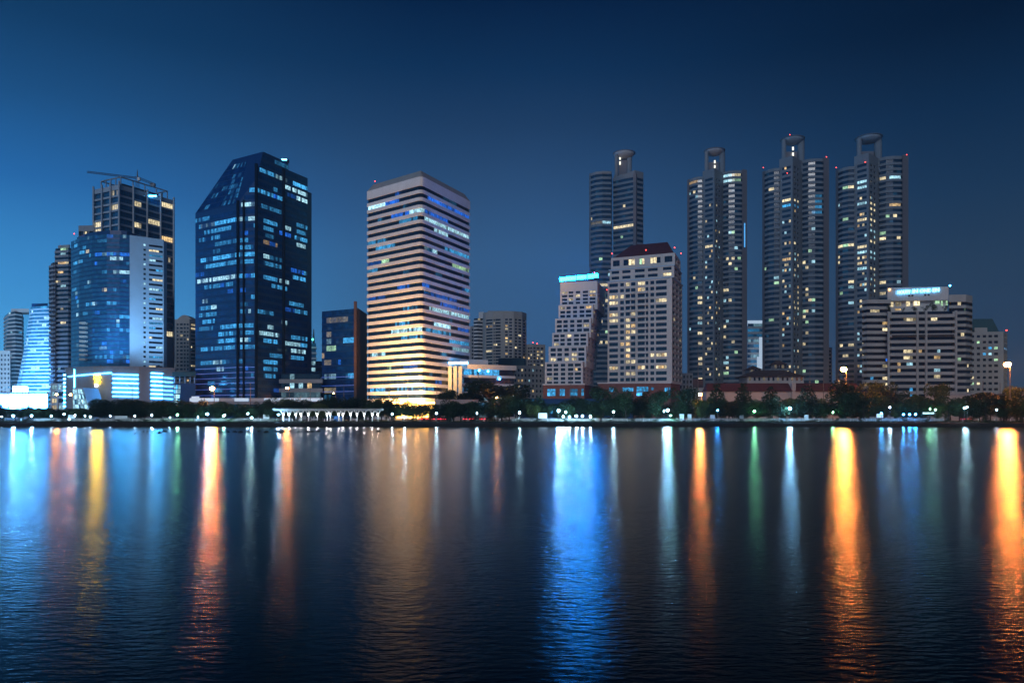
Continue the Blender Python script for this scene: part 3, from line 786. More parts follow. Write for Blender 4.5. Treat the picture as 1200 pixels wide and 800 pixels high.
# podium with emblem and light lines
def podium():
    d = 392; z1 = PZ(431, d)
    pl = [P(77, 404), P(90, 396), P(110, 391), P(132, 390), P(152, 391.5), P(163, 393), P(205, 404), P(206, 417), P(80, 417)]
    T = Thing('podium', 'grey curved podium with a yellow glowing emblem and white light lines', 'building', base(pl))
    mb = MB(); mb.prism(pl, GZ, z1); T.part('wall', mb, M['grey'])
    mb = MB(); mb.prism(inset(pl, -.5), z1 + .002, z1 + .8); T.part('parapet', mb, M['grey'])
    def on(u):      # point on the front
        for a, b in zip(pl, pl[1:]):
            ua, ub = 600 + a[0] / a[1] * F, 600 + b[0] / b[1] * F
            if ua <= u <= ub and a[1] < 410: t = (u - ua) / (ub - ua); return Vector(a).lerp(Vector(b), t)
        return Vector(pl[2])
    def line(u0, u1, v0, v1, h, m, name='light_line', n=6, tilt=0):
        mb = MB()
        for i in range(n):
            a, b = on(u0 + (u1 - u0) * i / n), on(u0 + (u1 - u0) * (i + 1) / n)
            z = PZ(v0 + (v1 - v0) * (i + .5) / n, 392)
            a, b = a + Vector((0, -.35)), b + Vector((0, -.35))
            mb.face([(a.x, a.y, z), (b.x, b.y, z), (b.x, b.y, z + h), (a.x, a.y, z + h)])
            mb.face([(a.x, a.y, z + h), (b.x, b.y, z + h), (b.x, b.y + .3, z + h), (a.x, a.y + .3, z + h)])
        T.part(name, mb, M[m])
    line(80, 131, 440.5, 437.2, .28, 'strip', n=10)
    for k, v in enumerate((439, 443.8, 449, 454.5, 459.5, 464.5)):
        line(132, 162.5, v, v + .6, .3, 'strip_hi' if k in (1, 2, 3, 4) else 'strip')
    for k, v in enumerate((437, 441.5, 446.5, 451.5, 456.7, 461.5, 466.5)):
        line(177, 191, v, v + .3, .5, 'strip_hi' if k else 'strip', n=5)
        if k: line(192, 203, v + .2, v + .6, .2, 'strip', n=4)
    mb = MB(); q = on(87.5); za, zb = PZ(456, 392), PZ(432, 392); mb.box((q.x, q.y - .3, (za + zb) / 2), (.45, .4, zb - za)); T.part('light_tube', mb, M['strip'])
    # emblem: a tall yellow flag shape over a small white disc
    q = on(113.5); y = q.y - .5
    mb = MB(); zc = lambda v: PZ(v, 391)
    xs = lambda u: PX(u, 391)
    pts = [(111.2, 441), (115.6, 439.5), (117.2, 441.5), (117.2, 446.5), (115.4, 450), (112.6, 449.5), (113.2, 445.5), (111.2, 443.5)]
    fr = [(xs(u), y, zc(v)) for u, v in pts]; bk = [(a, b + .4, c) for a, b, c in fr]
    mb.face(fr[::-1]); mb.face(bk)
    for i in range(len(fr)): j = (i + 1) % len(fr); mb.face([fr[i], fr[j], bk[j], bk[i]])
    e = T.part('emblem', mb, M['emblem'])
    mb = MB(); mb.tube((xs(113.2), y, zc(451.5)), (xs(113.2), y + .4, zc(451.5)), .75, n=14); T.part('emblem_disc', mb, M['emblem_w'], e)
    # sloping glass pavilion in front
    d = 372; T = Thing('glass_pavilion', 'small lit glass pavilion with a steep sloping side below the grey podium', 'pavilion', (*P(95, d), GZ))
    Rr = random.Random(9); nr = 6
    for r in range(nr):
        mb = MB(); za, zb = GZ + (PZ(455, d) - GZ) * r / nr, GZ + (PZ(455, d) - GZ) * (r + .86) / nr
        f0 = r / nr; f1 = (r + .86) / nr
        xr = lambda f: PX(109 - 12 * f, d)
        x0 = PX(85.5, d); n = 8
        for i in range(n):
            g = sc3(COOL, Rr.uniform(.25, 1.5)) if Rr.random() < .8 else sc3(CYAN, .15)
            a0, a1 = x0 + (xr(f0) - x0) * i / n, x0 + (xr(f0) - x0) * (i + .92) / n
            b0, b1 = x0 + (xr(f1) - x0) * i / n, x0 + (xr(f1) - x0) * (i + .92) / n
            mb.face([(a0, d - .05, za), (a1, d - .05, za), (b1, d - .05, zb), (b0, d - .05, zb)], 0, g)
        T.part('glazing_row', mb, M['glass_teal'])
    mb = MB(); zt = PZ(454, d)
    f = [(PX(85.5, d), d, GZ), (PX(109, d), d, GZ), (PX(97, d), d, zt), (PX(85.5, d), d, zt)]; b = [(x, y + 14, z) for x, y, z in f]
    mb.face(f); mb.face(b[::-1])
    for i in range(4): j = (i + 1) % 4; mb.face([f[j], f[i], b[i], b[j]])
    T.part('frame', mb, M['bluepanel'])
    # annex with wall of lit glass
    d = 398; T = Thing('glass_annex', 'low annex with a wall of cyan lit panes between podium and dark blue tower', 'building', (*P(215, d), GZ))
    zt = PZ(449, d); mb = MB(); mb.prism([P(203.5, d), P(229, d - 1), P(229, d + 16), P(204, d + 16)], GZ, zt); T.part('wall', mb, M['navy'])
    for r in range(6):
        mb = MB(); za, zb = GZ + 4 + (zt - GZ - 4.5) * r / 6, GZ + 4 + (zt - GZ - 4.5) * (r + .8) / 6
        for i in range(10):
            x0, x1 = PX(204 + i * 2.35, d), PX(206 + i * 2.35, d)
            mb.face([(x0, d - .3, za), (x1, d - .3, za), (x1, d - .3, zb), (x0, d - .3, zb)], 0, sc3(R.choice([CYAN, COOL, COOL]), R.uniform(.2, 2.2)))
        T.part('glazing_row', mb, M['glass_teal'])
    mb = MB(); mb.prism([P(202, d + 3), P(229.5, d + 3), P(229.5, d + 20), P(203, d + 20)], zt + 4, zt + 6.5); T.part('roof_slab', mb, M['roof_teal'])
    for u in (205, 211, 217, 223, 228):
        mb = MB(); mb.tube((PX(u, d + 5), d + 5, zt - .1), (PX(u, d + 5), d + 5, zt + 4.1), .35, n=6); T.part('column', mb, M['bluepanel'])
podium()

# beige apartments between the towers
def beige():
    d = 640; zt = PZ(374, d); pl = [P(198, d + 8), P(206, d), P(222, d), P(231, d + 8), P(231, d + 30), P(198, d + 30)]
    T = Thing('apartment_tower', 'beige apartment tower with arched crown seen between podium and dark blue tower', 'tower', base(pl))
    g = Grid(T, 'cream'); rows = lvl(20, zt - 3, 20, .3, .8); lt = rnd_lit(13, .10, [WARM, CREAMY])
    g.face(pl[0], pl[1], GZ, zt, rows, [(.2, .8)], lt, .5, 0); g.face(pl[1], pl[2], GZ, zt, rows, [(.06, .2), (.3, .5), (.58, .72), (.8, .94)], lt, .5, 1); g.face(pl[2], pl[3], GZ, zt, rows, [(.2, .8)], lt, .5, 2)
    for i in (3, 4, 5): g.plain(pl[i], pl[(i + 1) % 6], GZ, zt)
    g.cap(pl, zt); g.done(100)
    mb = MB(); n = 8; xa, xb = PX(207, d), PX(224, d)
    arc = [(xa + (xb - xa) * i / n, zt + 4 * math.sin(math.pi * i / n)) for i in range(n + 1)]
    mb.face([(x, d + 1, z) for x, z in arc]); mb.face([(x, d + 14, z) for x, z in arc][::-1])
    for a, b in zip(arc, arc[1:]): mb.face([(a[0], d + 1, a[1]), (a[0], d + 14, a[1]), (b[0], d + 14, b[1]), (b[0], d + 1, b[1])])
    T.part('arched_roof', mb, M['cream'])
beige()

# between the dark tower and the blue mid-rise
def gap():
    d = 560; T = Thing('telecom_tower', 'slim teal tower with green spotlights rising behind the parking deck', 'tower', (*P(367, d), GZ))
    pl = [P(361, d), P(371, d), P(371, d + 10), P(362, d + 10)]; zt = PZ(402, d)
    ribbon(T, lambda z, i: pl, GZ, zt, 14, .35, 'bluepanel', runs(3, 14, (0,), .2, (CYAN,)), 'glass_teal')
    mb = MB(); mb.tube((PX(366, d), d + 4, zt), (PX(366, d), d + 4, PZ(385, d)), .9, .3, 6); T.part('mast', mb, M['pole'])
    for (u, v) in ((363.5, 390.5), (366.5, 398), (361.5, 404)):
        mb = MB(); mb.ball((PX(u, d - 2), d - 2, PZ(v, d)), .9, 8, 5); T.part('spotlight', mb, M['green'])
        mb = MB(); mb.tube((PX(u, d - 2), d - 2, PZ(v, d)), (PX(366, d), d + 4, PZ(v, d) - 2), .15, n=4); T.part('bracket', mb, M['pole'])
    d = 470; T = Thing('office_building', 'low teal office with bright lit floors behind the parking deck', 'building', (*P(368, d), GZ))
    pl = [P(357, d), P(379, d), P(380, d + 14), P(357, d + 14)]; zt = PZ(423, d)
    ribbon(T, lambda z, i: pl, GZ, zt, 9, .4, 'bluepanel', runs(4, 9, (0,), .7, (COOL, CYAN), (.2, .5)), 'glass_teal')
    d = 405; T = Thing('parking_deck', 'grey open parking deck with dim lit bays between the two blue glass buildings', 'parking', (*P(352, d), GZ))
    pl = [P(327, d), P(378, d - 1), P(378, d + 16), P(327, d + 16)]; zt = PZ(438, d)
    ribbon(T, lambda z, i: pl, GZ, zt, 5, .42, 'grey', runs(17, 5, (0,), 0, (), explicit={0: [(0, .2, .3, COOL, .3)], 1: [(0, .25, .36, COOL, .8), (0, .5, .58, COOL, .6), (0, .62, .76, WARM, .8), (0, .85, .9, CREAMY, .8)], 2: [(0, 0, 1, COOL, .12)]}), ins=1.2, pane=2.4, name='parking_bay')
    # flyover; light on its parapet panels is put in as emission
    d = 345; T = Thing('flyover', 'elevated road with a pale self-glowing parapet running behind the park trees', 'flyover', (*P(300, d), GZ))
    x0, x1 = PX(222, d), PX(379, d); z = PZ(470, d)
    mb = MB(); mb.box(((x0 + x1) / 2, d + 5, z - .7), (x1 - x0, 10, 1.2)); T.part('deck', mb, M['grey'])
    n = 9
    for i in range(n):
        a, b = x0 + (x1 - x0) * i / n + .15, x0 + (x1 - x0) * (i + 1) / n - .15
        mb = MB(); mb.box(((a + b) / 2, d, z + .75), (b - a, .3, 1.5)); T.part('parapet_panel', mb, M['white_glow'] if i in (0, 1, 3, 5, 6, 7, 8) else M['white'])
    for i in range(7):
        x = x0 + (x1 - x0) * (i + .5) / 7; mb = MB(); mb.box((x, d + 5, (GZ + z - 1.3) / 2), (1.6, 2.4, z - 1.3 - GZ)); T.part('pier', mb, M['grey'])
    d = 348; mb = MB(); 
    T = Thing('billboard', 'small white lit hoarding at the foot of the dark blue tower', 'billboard', (*P(229, 343), GZ))
    mb.box((PX(229, 343), 343, PZ(467.5, 343)), (3.6, .3, 2.6)); T.part('panel', mb, M['white_glow'])
    for k in (-1, 1):
        mb = MB(); mb.tube((PX(229, 343) + k, 343.3, GZ), (PX(229, 343) + k, 343.3, PZ(467.5, 343)), .12, n=6); T.part('post', mb, M['pole'])
gap()

# blue mid-rise
def midrise():
    zt = PZ(362, 415); L_, N_, R_ = P(377, 425), P(416.5, 413), P(428, 436)
    sq = para(L_, N_, R_); T = Thing('office_building', 'squat dark blue glass block with a copper corner strip beside the striped tower', 'building', base(sq))
    nf = 15
    X = {1: [(0, .15, .78, CREAMY, .13)], 3: [(0, .15, .3, CREAMY, .25)], 4: [(0, .65, 1, CYAN, .8), (0, .15, .3, COOL, .2)], 5: [(0, .15, .45, GREENY, .55)], 6: [(0, 0, .05, WARM, .4)], 7: [(0, .5, .56, BLUE, .6), (0, .1, .25, CREAMY, .2)],
         9: [(0, .1, .42, COOL, .3), (0, .68, 1, CYAN, .8)], 11: [(0, .1, .4, CREAMY, .2)], 12: [(0, .1, .3, CYAN, .2)]}
    ribbon(T, lambda z, i: sq, GZ + 2, zt, nf, .25, 'navy', runs(61, nf, (0,), .05, (CYAN,), (.05, .1), (.1, .3), X), 'glass_blue', .1, 1.7)
    mb = MB(); mb.box((N_[0], N_[1], (GZ + zt + 4) / 2), (1.5, 1.5, zt + 4 - GZ)); T.part('corner_strip', mb, M['rust'])
    mb = MB(); a, b = Vector(N_) + Vector((.9, .6)), Vector(R_); mb.prism([(a.x, a.y), (b.x + .2, b.y), (b.x, b.y + 6), (a.x - .4, a.y + 6)], GZ, zt + .6); T.part('side_wall', mb, M['brown'])
    for v in (452, 459, 442):
        mb = MB(); z = PZ(v, 420); a, b = Vector(L_), Vector(N_); o = Vector((-.1, -.35))
        mb.face([(a.x + o.x, a.y + o.y, z), (b.x + o.x, b.y + o.y, z), (b.x + o.x, b.y + o.y, z + .25), (a.x + o.x, a.y + o.y, z + .25)]); T.part('light_line', mb, M['led_blue'])
midrise()

# ------------------------------------------------------------------ white podium right of the striped tower + condominiums behind
def mid_group():
    d = 400; T = Thing('office_podium', 'low white building with a flat roof band and lit floors east of the striped tower', 'building', (*P(570, d), GZ))
    pl = [P(542, d), P(604, d + 14), P(602, d + 40), P(536, d + 30)]; zt = PZ(432, d)
    ribbon(T, lambda z, i: pl, GZ, zt, 6, .30, 'pinkish', runs(71, 6, (0,), .95, (CYAN, COOL, CYAN), (.4, .9), (.3, 1.2), gaps=.4), ins=.8, pane=1.5, wmb=(wm := MB()))
    wm.prism(inset(pl, -.6), zt, zt + 2.6); T.part('wall', wm, M['pinkish'])
    mb = MB(); mb.prism([P(535, d + 6), P(572, d + 10), P(572, d + 25), P(536, d + 25)], zt + 2.6, PZ(421, d + 6)); T.part('roof_plant', mb, M['pinkish'])
    for k, (u, v) in enumerate(((561, 433.5), (571.5, 434), (585, 443))):
        mb = MB(); mb.ball((PX(u, d - 1), d - 1 + (u - 534) * .2, PZ(v, d)), .55, 8, 5); T.part('lamp', mb, M['strip_hi'])
    # grey boundary wall
    mb = MB(); d = 300; mb.box((PX(535, d), d, (GZ + PZ(468.5, d)) / 2), (PX(561, d) - PX(510, d), .5, PZ(468.5, d) - GZ))
    mb.box((PX(535, d), d, PZ(468.5, d) + .1), (PX(561, d) - PX(510, d) + .4, .7, .2))
    single('boundary_wall', mb, M['grey'], 'plain grey boundary wall between trees below the striped tower', 'wall')
    # twin condominium
    d = 640; T = Thing('apartment_tower', 'large grey apartment tower with rounded corners behind the low white building', 'tower', (*P(592, d), GZ))
    zt = PZ(366, d); nf = 27
    pl = [P(566, d + 6), P(568.5, d), P(578, d - 5), P(590, d - 8), P(602, d - 8), P(612, d - 3), P(617, d + 6), P(617, d + 34), P(566, d + 34)]
    g = Grid(T, 'cream'); lt = rnd_lit(14, .13, [WARM, CREAMY, CREAMY]); rows = lvl(16, zt - 6, nf, .25, .8)
    cols = {0: [], 1: [(.1, .9)], 2: [(.02, .14), (.2, .72)], 3: [(.16, .42), (.56, .84)], 4: [(.14, .42), (.56, .9)], 5: [(.2, .8)]}
    for i in range(len(pl)):
        a, b = pl[i], pl[(i + 1) % len(pl)]
        if i in cols and cols[i]: g.face(a, b, GZ, zt, rows, cols[i], lt, .6, i)
        else: g.plain(a, b, GZ, zt)
    g.cap(pl, zt); g.done(100)
    mb = MB(); mb.box((PX(583, d), d + 12, zt + 1.2), (18, 10, 2.4)); T.part('roof_plant', mb, M['grey'])
    d = 660; T = Thing('apartment_tower', 'narrow white balcony tower attached west of the large grey apartment tower', 'tower', (*P(560, d), GZ))
    z2 = PZ(373, d); pl = [P(555, d), P(560, d - 2), P(566, d + 1), P(566, d + 20), P(555, d + 20)]
    ribbon(T, lambda z, i: pl, GZ, z2, 28, .48, 'white', runs(15, 28, (0, 1), .05, (CREAMY,)), pane=2)
    mb = MB(); mb.prism([P(561, d + 2), P(567, d), P(567, d + 15), P(562, d + 15)], z2, z2 + 6); T.part('stair_tower', mb, M['white'])
    d = 690; T = Thing('apartment_tower', 'dim narrow tower squeezed between striped tower and white balcony tower', 'tower', (*P(553, d), GZ))
    pl = [P(549, d), P(556, d), P(556, d + 20), P(549, d + 20)]; g = Grid(T, 'grey'); z2 = PZ(382, d)
    g.face(pl[0], pl[1], GZ, z2, lvl(20, z2 - 2, 20), [(.55, .8)], None)
    for i in (1, 2, 3): g.plain(pl[i], pl[(i + 1) % 4], GZ, z2)
    g.cap(pl, z2); g.done(30)
    d = 540; T = Thing('apartment_block', 'mid-rise beige apartment block with scattered warm windows beside the stepped white building', 'building', (*P(612, d), GZ))
    z2 = PZ(428, d); pl = [P(590, d + 4), P(614, d), P(636, d + 8), P(636, d + 26), P(590, d + 26)]
    g = Grid(T, 'cream'); lt = rnd_lit(16, .2, [WARM, CREAMY, COOL]); rows = lvl(GZ + 3, z2 - 1.5, 9, .25, .75)
    g.face(pl[0], pl[1], GZ, z2, rows, [(i / 6 + .03, i / 6 + .12) for i in range(6)], lt, .5, 0); g.face(pl[1], pl[2], GZ, z2, rows, [(i / 5 + .04, i / 5 + .14) for i in range(5)], lt, .5, 1)
    for i in (2, 3, 4): g.plain(pl[i], pl[(i + 1) % 5], GZ, z2)
    g.cap(pl, z2); g.done(100)
    mb = MB(); mb.prism([P(584, d + 8), P(614, d + 6), P(616, d + 22), P(584, d + 24)], z2 + .2, z2 + 6); T.part('roof_storey', mb, M['roof_teal'])
    d = 640; T = Thing('apartment_tower', 'dim cream apartment tower with two red roof lights beside the stepped white building', 'tower', (*P(628, d), GZ))
    z2 = PZ(403, d); pl = [P(617, d + 4), P(624, d), P(639, d + 6), P(639, d + 24), P(617, d + 24)]
    g = Grid(T, 'cream'); lt = rnd_lit(18, .3, [CREAMY, WARM, CREAMY]); rows = lvl(12, z2 - 2, 18, .25, .75)
    g.face(pl[0], pl[1], GZ, z2, rows, [(.2, .5), (.6, .9)], lt, .5, 0); g.face(pl[1], pl[2], GZ, z2, rows, [(.08, .25), (.35, .55), (.65, .85)], lt, .5, 1)
    for i in (2, 3, 4): g.plain(pl[i], pl[(i + 1) % 5], GZ, z2)
    g.cap(pl, z2); g.done(90)
    beacon(624.5, 401.5, 645, 'red beacon on the cream tower roof, its west one of two', .6); beacon(629.5, 402.5, 646, 'red beacon on the cream tower roof, its east one of two', .6)
mid_group()

# ------------------------------------------------------------------ stepped white building with the rooftop light
def stepped():
    T = Thing('apartment_tower', 'white stepped apartment building under a glaring blue-white rooftop light bar', 'tower', (*P(675, 412), GZ))
    g = Grid(T, 'white'); lt = rnd_lit(23, .17, [CREAMY, WARM, CREAMY])
    tiers = [(656.5, 700, 408, 329), (654.5, 695, 405, 356), (650.5, 692.5, 402, 372), (647, 689, 399, 389), (643, 687, 396, 405), (638.5, 683, 392, 423.5)]
    dn = 412; zb0 = PZ(451, 392)
    wn = [(.05, .19), (.23, .355), (.42, .54), (.61, .75), (.79, .95)]
    for k, (ul, ur, d, vt) in enumerate(tiers):
        zt = PZ(vt, d); zb = PZ(tiers[k + 1][3], d) - 3 if k < 5 else zb0
        A, B = P(ul, d + 5), P(ur, d)
        Cc = P(ur + 12.5 - (ur - 683) * .2, d + 32); Dd = P(ul + 4, d + 40)
        nfl = 3 if k else 4
        if k == 5: nfl = 5
        hi = zt - (5 if k == 0 else .6); lo = zb + 3 if k < 5 else zb
        g.face(A, B, zb, zt, lvl(lo, hi, nfl if k else 4, .2, .85), wn, lt, .4, k)
        g.face(B, Cc, zb if k < 5 else GZ, zt, lvl(lo, hi, nfl if k else 4, .2, .82), [(.08, .22), (.42, .54), (.72, .86)], lt, .4, 10 + k)
        g.plain(Cc, Dd, zb, zt); g.plain(Dd, A, zb, zt); g.cap([A, B, Cc, Dd], zt)
    # side wall of the tall part down to the ground
    g.done(100)
    mb = MB(); d = 390
    mb.prism([P(636.5, d + 3), P(685, d - 1.5), P(701, d + 26), P(642, d + 30)], GZ, zb0 - .05); pd = T.part('brick_podium', mb, M['brick'])
    mb = MB(); mb.prism(inset([P(636.5, d + 3), P(685, d - 1.5), P(701, d + 26), P(642, d + 30)], -.35), zb0 - .04, zb0 + .75); T.part('cornice', mb, M['white'], pd)
    for (ua, ub, k) in ((641.5, 651, 1.), (656, 662, .8), (668, 677, .5), (681.5, 684, .5)):
        for va, vb, kk in ((455.5, 459.3, .45), (459.6, 463.5, 1.)):
            mb = MB(); n = 3
            for i in range(n):
                u0, u1 = ua + (ub - ua) * i / n, ua + (ub - ua) * (i + .93) / n
                y0 = d + 3 - 4.5 * (u0 - 636.5) / 48.5 - .25; y1 = d + 3 - 4.5 * (u1 - 636.5) / 48.5 - .25
                mb.face([(PX(u0, y0), y0, PZ(vb, d)), (PX(u1, y1), y1, PZ(vb, d)), (PX(u1, y1), y1, PZ(va, d)), (PX(u0, y0), y0, PZ(va, d))], 0, sc3(CYAN, k * kk * R.uniform(.8, 1.8)))
            T.part('window', mb, M['glass'], pd)
    # light bar: three lightboxes on a frame
    A, B = Vector(P(655.8, 412)), Vector(P(701, 406.5)); z = PZ(329.5, 410)
    for a, b in ((0, .43), (.45, .70), (.73, 1)):
        p, q = A.lerp(B, a), A.lerp(B, b); mb = MB()
        za, zb = z + .3 + 1.2 * a, z + .3 + 1.2 * b
        f = [(p.x, p.y, za), (q.x, q.y, zb), (q.x, q.y, zb + 2.1), (p.x, p.y, za + 2.1)]; bk = [(x, y + .7, zz) for x, y, zz in f]
        mb.face(f); mb.face(bk[::-1], 1)
        for i in range(4): j = (i + 1) % 4; mb.face([f[j], f[i], bk[i], bk[j]], 1)
        T.part('lightbox', mb, [M['sign_blue'], M['paint']])
    mb = MB()
    for i in range(9):
        q = A.lerp(B, i / 8); mb.tube((q.x, q.y + 1.2, z - .3), (q.x, q.y + 1.2, z + 2.6), .12, n=4)
    T.part('sign_frame', mb, M['dark'])
stepped()
beacon(696.5, 319.5, 415, 'red beacon at the east end of the blue-white rooftop light bar', .35)

# ------------------------------------------------------------------ white tower with maroon roof
def redroof():
    zt = PZ(325, 400)          # cornice of the main block
    T = Thing('apartment_tower', 'pinkish white apartment tower with a maroon hipped roof and red roof lights', 'tower', (*P(752, 410), GZ))
    pl = [P(712, 412), P(787.5, 398), P(799.5, 424), P(725, 440)]
    zb = PZ(449, 400); g = Grid(T, 'pinkish')
    R2 = random.Random(4)
    cols = [(.025, .165), (.20, .26), (.285, .355), (.37, .44), (.475, .585), (.60, .64), (.67, .73), (.755, .92)]
    L2 = {(r, c) for r, c in ((0, 2), (0, 4), (1, 4), (2, 0), (3, 0), (3, 7), (5, 0), (5, 3), (6, 0), (6, 2), (7, 2), (7, 3), (8, 2), (8, 3), (9, 2), (10, 2), (10, 1), (11, 2), (12, 2), (12, 6), (12, 7), (13, 2), (13, 3), (14, 0), (14, 4), (15, 2), (15, 3), (14, 7), (2, 1))}
    def lt(fi, ri, ci, t):
        if fi == 0: 
            if (ri, ci) in L2: return sc3(R2.choice([CREAMY, CREAMY, WARM]), R2.uniform(.4, 1.1))
            return None
        return sc3(CREAMY, .5) if R2.random() < .04 else None
    rows = lvl(zb + .5, zt - 1.0, 17, .28, .86)
    g.face(pl[0], pl[1], zb, zt, rows, cols, lt, .45, 0)
    g.face(pl[1], pl[2], zb, zt, rows, [(.06, .3), (.4, .62), (.72, .94)], lt, .45, 1)
    g.plain(pl[2], pl[3], zb, zt); g.plain(pl[3], pl[0], zb, zt); g.cap(pl, zt)
    # two upper tiers
    def tier(ul, dl, un, dn, ur, dr, z0, z1, n, cols, fi, lits):
        q = para(P(ul, dl), P(un, dn), P(ur, dr))
        def l2(f_, ri, ci, t): return sc3(R2.choice([CREAMY, GREENY, CREAMY]), R2.uniform(.8, 1.2)) if (ri, ci) in lits else None
        g.face(q[0], q[1], z0, z1, lvl(z0 + .3, z1 - .4, n, .3, .82), cols, l2, .45, fi); g.face(q[1], q[2], z0, z1, lvl(z0 + .3, z1 - .4, n, .3, .82), [(.1, .4), (.6, .9)], None, .45, fi + 1)
        g.plain(q[2], q[3], z0, z1); g.plain(q[3], q[0], z0, z1); g.cap(q, z1)
        return q
    z1 = PZ(311, 402); z2 = PZ(297, 404)
    tier(714.5, 414, 790, 400, 798.5, 424, zt, z1, 2, [(.03, .15), (.2, .33), (.4, .55), (.6, .75), (.83, .96)], 2, {(1, 4)})
    q = tier(716, 416, 791, 402, 797.5, 424, z1, z2, 1, [(.03, .14), (.2, .28), (.28001, .38), (.45, .53), (.62, .72), (.72001, .78), (.84, .96)], 4, {(0, 2), (0, 3), (0, 4)})
    g.done(100)
    # ledges between tiers
    for zz, pq in ((zt, pl), (z1, para(P(714.5, 414), P(790, 400), P(798.5, 424)))):
        mb = MB(); mb.prism(inset(pq, -.5), zz - .45, zz - .02); T.part('ledge', mb, M['bluepanel'])
    for r in range(16):     # balconies in the two middle bays
        z = rows[r][0] - 1.4
        a, b = Vector(pl[0]), Vector(pl[1]); e = (b - a); nn = Vector((e.y, -e.x)).normalized()
        mb = MB()
        for s0, s1 in ((.29, .43), (.475, .63)):
            p, q2 = a + e * s0, a + e * s1
            mb.prism([(p.x + nn.x * 1.1, p.y + nn.y * 1.1), (q2.x + nn.x * 1.1, q2.y + nn.y * 1.1), (q2.x + nn.x * .01, q2.y + nn.y * .01), (p.x + nn.x * .01, p.y + nn.y * .01)], z, z + 1.15)
        T.part('balcony', mb, M['pinkish'])
    # hipped roof
    zr = PZ(283.5, 415); e = inset(q, .8); mid = lambda s, t: Vector(q[0]).lerp(Vector(q[1]), s).lerp(Vector(q[3]).lerp(Vector(q[2]), s), t)
    r0, r1 = mid(.26, .5), mid(.84, .5); ev = inset(q, 1.0)
    mb = MB(); E = [(p[0], p[1], z2 + .02) for p in ev]; A_, B_ = (r0.x, r0.y, zr), (r1.x, r1.y, zr)
    mb.face([E[0], E[1], B_, A_]); mb.face([E[1], E[2], B_]); mb.face([E[2], E[3], A_, B_]); mb.face([E[3], E[0], A_]); mb.face(E[::-1])
    T.part('roof', mb, M['roof'])
    mb = MB(); pb = [P(701, 392), P(786, 388), P(797, 400), P(712, 416)]; mb.prism(pb, GZ, zb - .6); pd = T.part('brick_podium', mb, M['brick'])
    mb = MB(); mb.prism(inset(pb, -.4), zb - .59, zb + .1); T.part('cornice', mb, M['white'], pd)
    for (ua, ub, va, vb, k) in ((714, 719, 454, 459, .5), (729.5, 742.5, 454, 458.5, .7), (746, 760, 453, 458.5, .8), (746, 753, 459.5, 463.5, 1.4), (763, 766, 453.5, 457, .4), (779, 782.5, 454, 459, .7), (783.5, 785.5, 453.5, 466, .5)):
        mb = MB(); n = 4
        for i in range(n):
            u0, u1 = ua + (ub - ua) * i / n, ua + (ub - ua) * (i + .9) / n
            y0 = 392 - 4 * (u0 - 701) / 85 - .25; y1 = 392 - 4 * (u1 - 701) / 85 - .25
            mb.face([(PX(u0, y0), y0, PZ(vb, y0)), (PX(u1, y1), y1, PZ(vb, y0)), (PX(u1, y1), y1, PZ(va, y0)), (PX(u0, y0), y0, PZ(va, y0))], 0, sc3(CYAN, k * R.uniform(.6, 1.8)))
        T.part('window', mb, M['glass'], pd)
redroof()
for u, v, lb in ((717, 297.2, 'west eave corner'), (757, 293, 'middle of the front eave'), (790.5, 290.2, 'near east corner'), (798, 297, 'far east corner')):
    beacon(u, v, 402.5 if u > 770 else 408, 'red beacon at the %s of the maroon roof' % lb, .4)
beacon(711, 339.5, 411, 'red beacon low on the west edge of the maroon roofed tower', .35)

